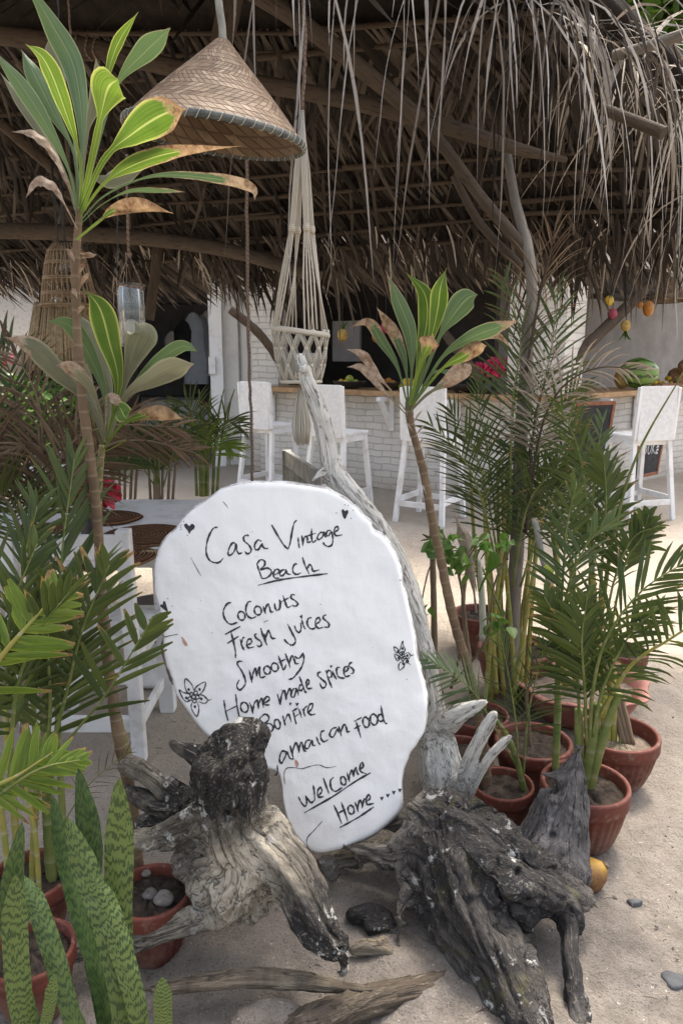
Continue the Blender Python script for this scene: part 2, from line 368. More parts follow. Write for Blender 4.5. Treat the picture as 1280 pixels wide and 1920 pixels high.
def weavemat(name,a,b,c3,sx,sy):
    k=N(name,.65,.3); m=k.attr('lf',(sx,sy,0)); s=k.n('SeparateXYZ'); k.l(m,s.inputs[0]); X,Y=s.outputs[0],s.outputs[1]
    # twill weave: strips cross at a slant, herringbone every few rows
    zig=k.math('PINGPONG',Y,3.0); u=k.math('ADD',X,zig); fu=k.math('FRACT',u); fy=k.math('FRACT',Y)
    e1=k.ramp(fu,[(0,1),(.10,0),(.90,0),(1,1)]); e2=k.ramp(fy,[(0,1),(.12,0),(.88,0),(1,1)])
    cell=k.n('TexWhiteNoise',noise_dimensions='2D'); cx=k.n('CombineXYZ'); k.l(k.math('FLOOR',u),cx.inputs[0]); k.l(k.math('FLOOR',Y),cx.inputs[1]); k.l(cx.outputs[0],cell.inputs['Vector'])
    col=k.ramp(cell.outputs['Value'],[(0,a),(.7,b),(1,c3)]); n=k.noise(k.coord(),14,4,.6); col=k.mix(k.ramp(n,[(.55,0),(.75,.5)]),col,tuple(q*.5 for q in a))
    g=k.math('MAXIMUM',e1,k.math('MULTIPLY',e2,.8)); col=k.mix(k.math('MULTIPLY',g,.6),col,tuple(q*.3 for q in a)); k.col(col)
    sl=k.math('MULTIPLY_ADD',fu,.6,k.math('MULTIPLY',g,-1)); k.bump(sl,.004,.8); return k.m
MHAT=weavemat('woven bamboo',(.20,.13,.083),(.30,.21,.135),(.37,.275,.185),60,54)
MHATIN=weavemat('woven bamboo lining',(.13,.08,.045),(.21,.14,.08),(.28,.20,.12),30,26)
MRIM=simple('dark rattan binding',(.06,.065,.06),(.15,.15,.13),20,.6,.001)
MTICK=simple('pale binding strips',(.45,.42,.32),(.6,.56,.45),20,.6,.001)
def ropemat(name,a,b,s=160):
    k=N(name,.9,.1); f=k.attr('lf',(1,s,1)); q=k.n('SeparateXYZ'); k.l(f,q.inputs[0])
    wv=k.math('FRACT',k.math('ADD',q.outputs[0],q.outputs[1])); col=k.mix(k.ramp(wv,[(0,1),(.25,0),(.8,0),(1,1)]),b,a); k.col(col); k.bump(wv,.002,.7); return k.m
MCORD=ropemat('cotton macrame cord',(.34,.29,.22),(.66,.60,.49))
MROPE=ropemat('brown coir rope',(.07,.05,.04),(.22,.16,.12),60)
MWIRE=simple('dark cable',(.02,.02,.02),(.05,.05,.05),20,.6,0)
def glassmat():
    k=N('old thin glass',.1,.5); tr=k.n('BsdfTransparent'); tr.inputs[0].default_value=(.88,.90,.89,1); gl=k.n('BsdfGlossy'); gl.inputs['Roughness'].default_value=.06
    lw=k.n('LayerWeight'); lw.inputs[0].default_value=.35; mx=k.n('MixShader'); df=k.n('BsdfDiffuse'); df.inputs[0].default_value=(.5,.5,.48,1)
    k.l(k.math('MULTIPLY_ADD',lw.outputs['Fresnel'],.75,.03),mx.inputs[0]); k.l(tr.outputs[0],mx.inputs[1]); k.l(gl.outputs[0],mx.inputs[2])
    m2=k.n('MixShader'); k.l(k.ramp(k.noise(k.coord(),16,4,.6),[(.45,.02),(.75,.22)]),m2.inputs[0]); k.l(mx.outputs[0],m2.inputs[1]); k.l(df.outputs[0],m2.inputs[2]); k.l(m2.outputs[0],k.out.inputs[0]); return k.m
MGLASS=glassmat()
MWAX=simple('candle wax',(.6,.56,.47),(.72,.68,.6),14,.5,.001)
MSTRAW=simple('bundled straw',(.24,.17,.09),(.42,.32,.19),60,.8,.004,120)
MCANEW=simple('wicker cane',(.20,.13,.07),(.34,.24,.14),20,.6,.001)
MJUTE=None
def jute():
    k=N('coiled jute mat',.9,.1); s=k.n('SeparateXYZ'); k.l(k.attr().outputs['Vector'],s.inputs[0])
    wv=k.math('SINE',k.math('MULTIPLY',s.outputs[1],420)); n=k.noise(k.coord(),50,4,.7)
    k.col(k.mix(k.ramp(k.math('MULTIPLY_ADD',n,.8,k.math('MULTIPLY',wv,.25)),[(.25,0),(.7,1)]),(.06,.028,.014),(.24,.13,.07))); k.bump(wv,.003,.8); return k.m
MJUTE=jute()
MPINK=simple('pink petals',(.55,.03,.09),(.75,.10,.2),40,.5,.001)
MRED=simple('red petals',(.35,.015,.03),(.6,.04,.07),40,.5,.001)
MBLACK=simple('chalkboard',(.02,.02,.022),(.045,.045,.047),9,.7,0)
MCHALK=simple('white chalk',(.6,.6,.6),(.8,.8,.8),60,.9,0)
MFRAME=simple('red brown frame wood',(.20,.07,.035),(.32,.13,.07),14,.5,.001)
MBOWL=simple('black bowl glaze',(.018,.016,.015),(.05,.04,.035),12,.35,0,spec=.5)
MORANGE=simple('orange peel',(.30,.11,.02),(.42,.18,.03),20,.45,.001,200)
MYELLOW=simple('ripe yellow fruit skin',(.45,.28,.03),(.58,.39,.05),14,.45,.001,100)
MGREENF=simple('green fruit skin',(.20,.27,.04),(.40,.40,.07),14,.45,.001,100)
MDRAGON=simple('dragon fruit skin',(.22,.025,.05),(.36,.06,.09),20,.5,.004,60)
def melon():
    k=N('watermelon rind',.35,.45); s=k.n('SeparateXYZ'); k.l(k.attr().outputs['Vector'],s.inputs[0]); n=k.noise(k.coord(),20,4,.6)
    wv=k.math('SINE',k.math('MULTIPLY_ADD',n,5,k.math('MULTIPLY',s.outputs[0],62.8))); k.col(k.ramp(wv,[(.0,(.16,.27,.05)),(.55,(.10,.19,.035)),(.9,(.03,.07,.018))])); return k.m
MMELON=melon()
MCOCO=simple('hairy brown coconut',(.17,.09,.045),(.34,.20,.11),30,.9,.006,90)
def huskmat():
    k=N('yellow coconut husk',.6,.3); c=k.coord(); z=k.n('SeparateXYZ'); k.l(c,z.inputs[0]); n=k.noise(c,13,5,.7)
    k.col(k.ramp(k.math('MULTIPLY_ADD',n,.9,k.math('MULTIPLY',z.outputs[2],4.5)),[(.55,(.10,.045,.028)),(.70,(.20,.10,.035)),(.9,(.36,.21,.03))])); k.bump(n,.004,.6); return k.m
MHUSK=huskmat()
MPINEAP=simple('pineapple skin',(.28,.17,.04),(.5,.34,.1),60,.7,.006,70)
MSTONE=simple('blue grey slate',(.045,.047,.05),(.10,.102,.105),14,.8,.003,40)
MPEBBLE=simple('pale coral stone',(.12,.105,.09),(.26,.23,.2),26,.9,.005,60)
MTWIG=simple('dark twig',(.07,.05,.04),(.14,.10,.08),30,.9,.001)
MCLOTH=[simple('grey shirt cloth',(.20,.21,.23),(.28,.29,.31),5,.9,.002,30),simple('pale blue shirt cloth',(.38,.42,.46),(.5,.53,.57),5,.9,.002,30),simple('black shirt cloth',(.015,.015,.017),(.03,.03,.033),5,.9,.002,30),simple('cream shirt cloth',(.5,.46,.4),(.62,.58,.52),5,.9,.002,30)]
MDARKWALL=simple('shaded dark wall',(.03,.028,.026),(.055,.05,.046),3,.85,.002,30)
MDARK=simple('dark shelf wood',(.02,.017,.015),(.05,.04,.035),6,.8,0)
MDRIFT=driftmat('cream and charred driftwood',(.035,.032,.031),(.24,.21,.165),(.62,.54,.42),lich=.57,lcol=(.52,.505,.465))
MDRIFTD=driftmat('dark weathered driftwood',(.036,.033,.032),(.10,.089,.08),(.26,.228,.19),lich=.585,lcol=(.40,.39,.37),moss=.6)
MDRIFTP=driftmat('bleached driftwood',(.27,.25,.21),(.52,.49,.43),(.72,.69,.62),lich=.72,fs=70)
MDRIFTB=driftmat('brown driftwood log',(.10,.078,.058),(.24,.195,.14),(.42,.355,.265),lich=.74,fs=70)
MDRIFTS=driftmat('grey driftwood snag',(.06,.055,.052),(.17,.155,.145),(.34,.30,.275),lich=.66,fs=80)

# ---------------------------------------------------------------- ground
def ground():
    def axis(lo,hi,fine,step):
        a=list(np.arange(fine[0],fine[1]+1e-6,step)); x=fine[1]; s=step
        while x<hi: s*=1.35; x+=s; a.append(x)
        x=fine[0]; s=step; b=[]
        while x>lo: s*=1.35; x-=s; b.append(x)
        return np.array(b[::-1]+a)
    xs=axis(-220,220,(-1.9,2.9),.022); ys=axis(-60,300,(1.0,4.4),.022)
    X,Y=np.meshgrid(xs,ys); p=np.stack([X.ravel(),Y.ravel(),np.zeros(X.size)],1)
    z=.018*fbm(p*1.6,3)+.022*fbm(p*5.5+9,3)+.011*fbm(p*17+3,3)
    z+=.035*np.exp(-(((p[:,0]-.05)/.55)**2+((p[:,1]-1.62)/.3)**2))*(1+.9*fbm(p*7,3))
    fade=np.clip(1-(np.hypot(p[:,0],p[:,1])-9)/6,0,1); z*=fade
    m=MB(); m.v=[(a,b,c) for (a,b,_),c in zip(p,z)]; m.lf=[(0,0,0)]*len(m.v); m.dv=[0]*len(m.v); nx=len(xs)
    m.f=[(j*nx+i,j*nx+i+1,(j+1)*nx+i+1,(j+1)*nx+i) for j in range(len(ys)-1) for i in range(nx-1)]
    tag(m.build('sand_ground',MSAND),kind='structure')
ground()

# ---------------------------------------------------------------- thatched pavilion roof above the sign
E0,K0,N0=V(-4.2,6.7,2.13),V(-4.2,4.9,3.35),V(-4.2,.75,2.85)   # far eave, ridge, near eave, left ends
GE=[(0,P(1420,430,3.9)),(.45,P(1335,205,3.75)),(.75,P(1185,85,3.5)),(1,P(1040,-5,3.3))]; E1,K1=GE[0][1],GE[-1][1]; N1=P(960,-60,2.7)
def gable(f):
    for (a,p),(b,q) in zip(GE,GE[1:]):
        if f<=b: return p.lerp(q,(f-a)/(b-a))
    return GE[-1][1]
roof=thing('thatched_roof','brown palm thatch roof with long bleached strips hanging off its edge','roof',(0,3.6,0))
def slab(L,R,t,name):
    m=MB(); up=V(0,0,t); n=16
    for lay in (0,1):
        for j in range(n+1):
            for i in range(n+1): m.add(L(j/n).lerp(R(j/n),i/n)+up*lay+V(0,0,.03*random.uniform(-1,1)))
    o=(n+1)**2
    for j in range(n):
        for i in range(n):
            k=j*(n+1)+i; m.f.append((k,k+n+1,k+n+2,k+1)); m.f.append((o+k,o+k+1,o+k+n+2,o+k+n+1))
    for i in range(n):
        for k1,k2 in((i,i+1),(n*(n+1)+i+1,n*(n+1)+i),((i+1)*(n+1),i*(n+1)),(i*(n+1)+n,(i+1)*(n+1)+n)): m.f.append((k1,k2,o+k2,o+k1))
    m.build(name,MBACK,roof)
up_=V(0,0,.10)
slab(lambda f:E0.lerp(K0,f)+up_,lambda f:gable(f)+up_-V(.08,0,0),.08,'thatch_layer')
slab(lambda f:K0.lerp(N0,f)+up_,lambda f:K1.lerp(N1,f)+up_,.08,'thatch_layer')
def droop_strap(m,p,d,L,w,side,sag,k=5,curl=.2,rnd=None,fold=.35,taper=True):
    pts=[];pp=Vector(p);dd=Vector(d).normalized()
    for i in range(k+1):
        pts.append(pp.copy()); dd=(dd+V(random.gauss(0,.04),random.gauss(0,.04),-sag)).normalized(); pp=pp+dd*(L/k)
    wid=[w*(random.uniform(.55,1.25) if k>=8 else 1)*(.55+.9*min(1,4*i/k) if i<k*.4 else 1.45*(1-((i/k-.4)/.6)**2*(.92 if taper else .4)))/1.45 for i in range(k+1)]
    m.strap(pts,wid,[side]*(k+1),fold,rnd=rnd,ac=(-1,0,1))
def thatch_side(Lf,Rf,rows,skip=0):
    for j in range(skip,rows):
        f=(j+.15)/rows; a=Lf(f); b=Rf(f); L=(b-a).length; e=(b-a)/L
        down=((Lf(0)-Lf(1)).normalized()*.4+(Rf(0)-Rf(1)).normalized()*.6); down=(down-e*down.dot(e)).normalized(); nrm=e.cross(down).normalized()
        if nrm.z<0: nrm=-nrm
        t=-random.uniform(0,.5)
        while t<L:
            fl=random.uniform(1.5,2.2); m=MB(); tilt=random.uniform(-.05,.05); lean=random.choice((-.35,.25,.45,.6)); lift=random.uniform(0,.03); s=max(t,0); rib=[]
            while s<min(t+fl,L):
                q=a+e*s+down*((s-t-fl/2)*tilt)+nrm*(-.004+lift); rib.append(q)
                for lay in range(2):
                    ang=lean+random.gauss(0,.05)-.12*lay*random.random(); d=down*math.cos(ang)+e*math.sin(ang)+nrm*random.uniform(-.02,.08)
                    stray=random.random()<.07
                    if stray: d=d-nrm*random.uniform(.15,.6)+e*random.gauss(0,.4)
                    droop_strap(m,q+nrm*.014*lay+e*random.uniform(-.006,.006),d,random.uniform(.34,.56),random.uniform(.010,.0165),e*.95+nrm*random.uniform(-.35,.55),.05 if stray else random.choice((0.,0.,.008)),4)
                s+=random.uniform(.027,.036)
            if len(rib)>2:
                fr=m.build('palm_frond',MTHATCH,roof); r=MB(); r.cur=((0,0,random.random()),0); pr=rib[::5]+[rib[-1]]
                if len(pr)>2: r.tube([p-nrm*.014 for p in pr],[.015-.008*i/len(pr) for i in range(len(pr))],6); r.build('frond_rib',MPOLE,fr)
            t+=fl*random.uniform(.8,.95)
thatch_side(lambda f:E0.lerp(K0,f)+(gable(f)-E0.lerp(K0,f))*.2,gable,12)
thatch_side(lambda f:N0.lerp(K0,f).lerp(N1.lerp(K1,f),.4),lambda f:N1.lerp(K1,f),5,2)
# hanging dry strips on the far eave, the right gable and the near eave
def fringe(name,mat,n,pf,df,Lf,wf,sag,k=6):
    m=MB()
    for i in range(n):
        p,u=pf(); droop_strap(m,p,df(u),Lf(u),wf(),V(random.gauss(0,1),random.gauss(0,.5),random.gauss(0,.2)),sag(),k,fold=random.uniform(.1,.6))
    o=m.build(name,mat,roof); o['kind']='stuff'; return o
ed=(E1-E0).normalized(); eo=V(.41,.91,0)
def ef():
    u=random.uniform(.2,1.01); return E0.lerp(E1,u)-eo*random.uniform(0,.25)+V(0,0,random.uniform(-.02,.10)),u
fringe('leaf_fringe',MTHATCH,620,ef,lambda u:eo*random.uniform(.3,1.2)+ed*random.gauss(0,.5)+V(0,0,-.5),lambda u:random.uniform(.15,.42)*(1+.6*math.sin(u*23)+.3*math.sin(u*61)),lambda:random.uniform(.004,.012),lambda:random.uniform(.1,.4))
fringe('leaf_fringe',MTHATCHB,120,ef,lambda u:eo*random.uniform(.4,1.2)+ed*random.gauss(0,.5)+V(0,0,-.45),lambda u:random.uniform(.2,.5)*(1+.5*math.sin(u*23)+.3*math.sin(u*61)),lambda:random.uniform(.003,.007),lambda:random.uniform(.1,.4))
nd=(N1-N0).normalized(); no=V(.39,-.92,0)
def nf(lo,hi,pw=1):
    def f():
        u=lo+(hi-lo)*random.random()**pw; return N0.lerp(N1,u)+no*random.uniform(-.1,.12)+V(0,0,random.uniform(-.03,.12)),u
    return f
fringe('bleached_fringe',MTHATCHG,27,nf(.82,1.0),lambda u:V(random.gauss(0,.2),-.1,-.7),lambda u:random.choice((.35,.5,.7,.9,1.05,1.15)),lambda:random.uniform(.0022,.0055),lambda:random.uniform(.15,.45),9)
OE=[P(900,-90,2.62),P(960,-60,2.7),P(1040,-5,3.1),P(1185,75,3.3),P(1335,195,3.5),P(1420,430,3.8)]
def oe(lo=0,hi=1,jit=.1):
    def f():
        u=lo+(hi-lo)*random.random(); k=min(int(u*5),4); p=OE[k].lerp(OE[k+1],u*5-k); return p+V(random.uniform(-jit,jit),random.uniform(-jit,jit),random.uniform(-.05,.05)),u
    return f
og=V(.45,-.8,0)
fringe('bleached_fringe',MTHATCHG,55,oe(.1,.85),lambda u:og*random.uniform(0,.9)+V(random.gauss(.1,.4),0,random.uniform(-.7,.5)),lambda u:random.uniform(.3,1.0),lambda:random.uniform(.0018,.0052),lambda:random.uniform(.22,.5),9)
fringe('bleached_fringe',MTHATCHG,12,oe(.3,.9,.15),lambda u:og*random.uniform(.2,.9)+V(random.gauss(.3,.4),0,random.uniform(.1,.7)),lambda u:random.uniform(.4,.8),lambda:random.uniform(.007,.015),lambda:random.uniform(.25,.45),9)
fringe('leaf_fringe',MTHATCH,120,oe(.15,1,.14),lambda u:og*random.uniform(-.3,.8)+V(random.gauss(.1,.4),0,random.uniform(-.8,.3)),lambda u:random.uniform(.25,.9),lambda:random.uniform(.002,.007),lambda:random.uniform(.2,.5),8)
def ge():
    p,u=oe(.45,1,.1)(); return p+V(0,random.uniform(0,.4),-.05),u
fringe('bleached_fringe',MTHATCHB,90,ge,lambda u:V(random.gauss(0,.5),random.gauss(0,.4),random.uniform(-.8,.2)),lambda u:random.uniform(.3,.8),lambda:random.uniform(.002,.006),lambda:random.uniform(.2,.5),8)
# poles of the roof: (px,py,Y,r px)
def pole(name,pts,parent,mat=MPOLE,n=10,wob=.03,k=6,cut=False):
    q=spl([(*P(x,y,Y),RP(r,x,y,Y)) for x,y,Y,r in pts],k); m=MB(); m.cur=((0,0,random.random()),0)
    m.tube([Vector(a[:3]) for a in q],[a[3] for a in q],n,wob); return m.build(name,mat,parent,auto=50)
pole('roof_beam',[(-60,58,3.45,17),(160,88,3.4,17),(330,128,3.35,16),(640,186,3.3,15),(800,226,3.25,15),(960,276,3.2,12),(1060,300,3.3,5)],roof)
pole('rafter',[(430,-40,2.9,16),(560,40,2.95,16),(690,140,3.05,15),(790,225,3.12,14)],roof)
pole('brace',[(795,228,3.15,13),(850,300,3.1,11),(905,375,3.05,11),(960,440,3.0,11),(1005,505,2.95,11)],roof)
pole('brace',[(850,330,3.3,7),(900,420,3.25,8),(975,500,3.1,8)],roof)
pole('roof_post',[(950,290,3.4,8),(966,380,3.2,9),(990,470,2.95,10),(996,560,2.84,10),(988,640,2.84,12),(984,740,2.85,13),(976,820,2.86,12.5),(970,1000,2.87,13),(960,1160,2.88,14),(956,1330,2.88,14)],roof,MPOST,wob=.05)
pole('rafter',[(440,-30,3.3,22),(420,60,3.4,22),(405,130,3.45,20)],roof)
pole('roof_beam',[(-40,432,5.2,15),(120,436,5.1,15),(260,446,5.0,14),(430,470,4.8,13),(600,520,4.6,12)],roof)
pole('roof_beam',[(1130,205,2.95,10),(1190,228,2.85,11),(1243,250,2.78,12)],roof)
pole('roof_beam',[(1150,105,3.3,10),(1210,88,3.2,10),(1300,58,3.1,11)],roof,MPOST)
pole('rafter',[(0,230,4.6,10),(120,330,4.9,11),(250,420,5.3,11),(330,500,5.6,10)],roof)
pole('rafter',[(300,430,5.2,9),(290,520,5.2,9),(280,600,5.2,9)],roof)
for i in range(5):   # bindings round the beam
    x,y=[(130,82),(148,86),(168,90),(182,93),(800,227)][i]; c=P(x,y,3.4 if i<4 else 3.24); r=RP(21,x,y,3.4)
    m=MB(); m.tube([c+V(.006*math.sin(3*a),r*math.cos(a),r*math.sin(a)) for a in [2*PI*q/14 for q in range(15)]],.004,5); m.build('binding',MROPE,roof)
# ---------------------------------------------------------------- the white sign board
SO=P(590,1600,1.78); SN=V(0,-math.cos(R_(17)),math.sin(R_(17))); SX=V(1,0,0); SY=V(0,math.sin(R_(17)),math.cos(R_(17)))
def S2(px,py):
    d=ray(px,py); q=CAM+d*((SO-CAM).dot(SN)/d.dot(SN))-SO; return (q.dot(SX),q.dot(SY))
OUT=[(480,898),(440,903),(410,914),(385,932),(362,947),(345,962),(325,987),(305,1006),(290,1032),(284,1060),(285,1090),(290,1120),(297,1145),(300,1170),(303,1195),(302,1220),(308,1250),(317,1275),(325,1300),(340,1325),(358,1350),(375,1372),(400,1395),(440,1424),(490,1443),(519,1452),(528,1478),(531,1510),(541,1550),(558,1580),(580,1602),(605,1607),(650,1597),(700,1575),(735,1547),(755,1524),(757,1490),(758,1452),(770,1420),(786,1395),(798,1375),(803,1340),(802,1300),(795,1265),(785,1230),(780,1190),(770,1140),(760,1100),(752,1060),(740,1028),(722,1001),(702,990),(697,975),(683,962),(665,943),(640,925),(610,909),(570,903),(530,899)]
def facez(x,y):
    p=np.stack([np.atleast_1d(x)*6,np.atleast_1d(y)*6,np.zeros(np.size(x))],1); return .006*fbm(p,3)+.0028*fbm(p*4.2,3)
def sign():
    o2=[S2(*p) for p in OUT]; cx,cy=S2(560,1260); ring=spl(o2+o2[:3],5)[5:-10] if False else spl([o2[-1]]+o2+[o2[0],o2[1]],4)[4:-8]
    ring=np.array(ring); n=len(ring); rough=1+.007*fbm(np.stack([ring[:,0]*22,ring[:,1]*22,ring[:,0]*0],1),4)-.012*np.clip(vnoise(np.stack([ring[:,0]*34,ring[:,1]*34,ring[:,0]*0+7],1))-.45,0,1)
    ring=(ring-[cx,cy])*rough[:,None]+[cx,cy]
    root=thing('sign_board','white painted wood slab sign with handwritten menu leaning on driftwood','sign',SO)
    def w3(x,y,h): return SO+SX*x+SY*y+SN*h
    fr=[0.03]+list(np.linspace(.06,.90,40))+[.925,.945,.96,.972,.982]
    m=MB(); edge=fbm(np.stack([ring[:,0]*9,ring[:,1]*9,ring[:,0]*0+4],1),3)
    for f in fr:
        q=(ring-[cx,cy])*f+[cx,cy]; z=facez(q[:,0],q[:,1])-.006*np.clip((f-.962)/.02,0,1)**2*(1+1.3*edge)
        for a,b in zip(q,z): m.add(w3(a[0],a[1],b))
    for j in range(len(fr)-1):
        for k in range(n): m.f.append((j*n+k,j*n+n+k,j*n+n+(k+1)%n,j*n+(k+1)%n))
    m.f.append(list(range(n))); face=m.build('painted_face',MSIGN,root)
    m=MB()
    for f,h in((.982,-.012),(.995,-.020),(1.0,-.032),(.997,-.045),(.985,-.056),(.96,-.06)):
        q=(ring-[cx,cy])*f+[cx,cy]; jit=.004*fbm(np.stack([ring[:,0]*50,ring[:,1]*50,ring[:,0]*0+h*90],1),3)
        z0=facez(q[:,0],q[:,1])-.006*np.clip((.982-.962)/.02,0,1)**2*(1+1.3*edge) if h==-.012 else h+jit-.01*edge*0
        for a,b,jj in zip(q,z0,jit): m.add(w3(a[0]+jj*(h<-.013),a[1]+jj*(h<-.013),b))
    for j in range(5):
        for k in range(n): m.f.append((j*n+k,j*n+n+k,j*n+n+(k+1)%n,j*n+(k+1)%n))
    m.f.append(list(reversed([5*n+k for k in range(n)]))); m.build('bark_edge',MEDGE,root)
    def stroke(m,pts,wpx=3.3,h=.0011):
        q=spl(pts,5); w=[S2(*p) for p in q]; k=len(w); ph0=random.uniform(0,6.3); b=len(m.v); ww=wpx/2/FPX*1.98
        for i,(x,y) in enumerate(w):
            x0,y0=w[max(i-1,0)]; x1,y1=w[min(i+1,k-1)]; dx,dy=x1-x0,y1-y0; L=math.hypot(dx,dy) or 1; t=ww*(1+.28*math.sin(i*.55+ph0)+.18*math.sin(i*1.7+ph0*2))*(1 if 1<i<k-2 else .65)
            for s in(-1,1):
                a,c=x-dy/L*t*s,y+dx/L*t*s; m.add(w3(a,c,float(facez(a,c)[0])+h))
        for i in range(k-1): m.f.append((b+2*i,b+2*i+1,b+2*i+3,b+2*i+2))
    def blob(m,pts):
        q=spl([pts[-1]]+pts+[pts[0],pts[1]],3)[3:-6]; w=[S2(*p) for p in q]; c=np.mean(w,0); b=len(m.v)
        m.add(w3(c[0],c[1],float(facez(*c)[0])+.0011))
        for a in w: m.add(w3(a[0],a[1],float(facez(*a)[0])+.0011))
        for i in range(len(w)): m.f.append((b,b+1+i,b+1+(i+1)%len(w)))
    def T(o,s,*pp): return [(o[0]+x/s,o[1]+y/s) for x,y in pp]
    def rg(cx,cy,rx,ry,tilt=-.2):
        return [(cx+rx*math.cos(a)*math.cos(tilt)-ry*math.sin(a)*math.sin(tilt),cy+rx*math.cos(a)*math.sin(tilt)+ry*math.sin(a)*math.cos(tilt)) for a in[-1.2+2*PI*i/10 for i in range(12)]]
    A=((280,890),4.571);B=((540,890),4.571);C=((280,1100),4.571);D=((540,1100),4.571);E=((480,1310),3.765);H=((0,960),2.0);L=((0,1000),3.2)
    def ht(x,y,s,sk=.15): return [(x-s+sk*s,y-s*.35),(x-s*.45,y-s*.8),(x,y-s*.35),(x+s*.5,y-s*.85),(x+s,y-s*.3),(x+s*.55,y+s*.4),(x+sk*s,y+s*1.25),(x-s*.5,y+s*.45)]
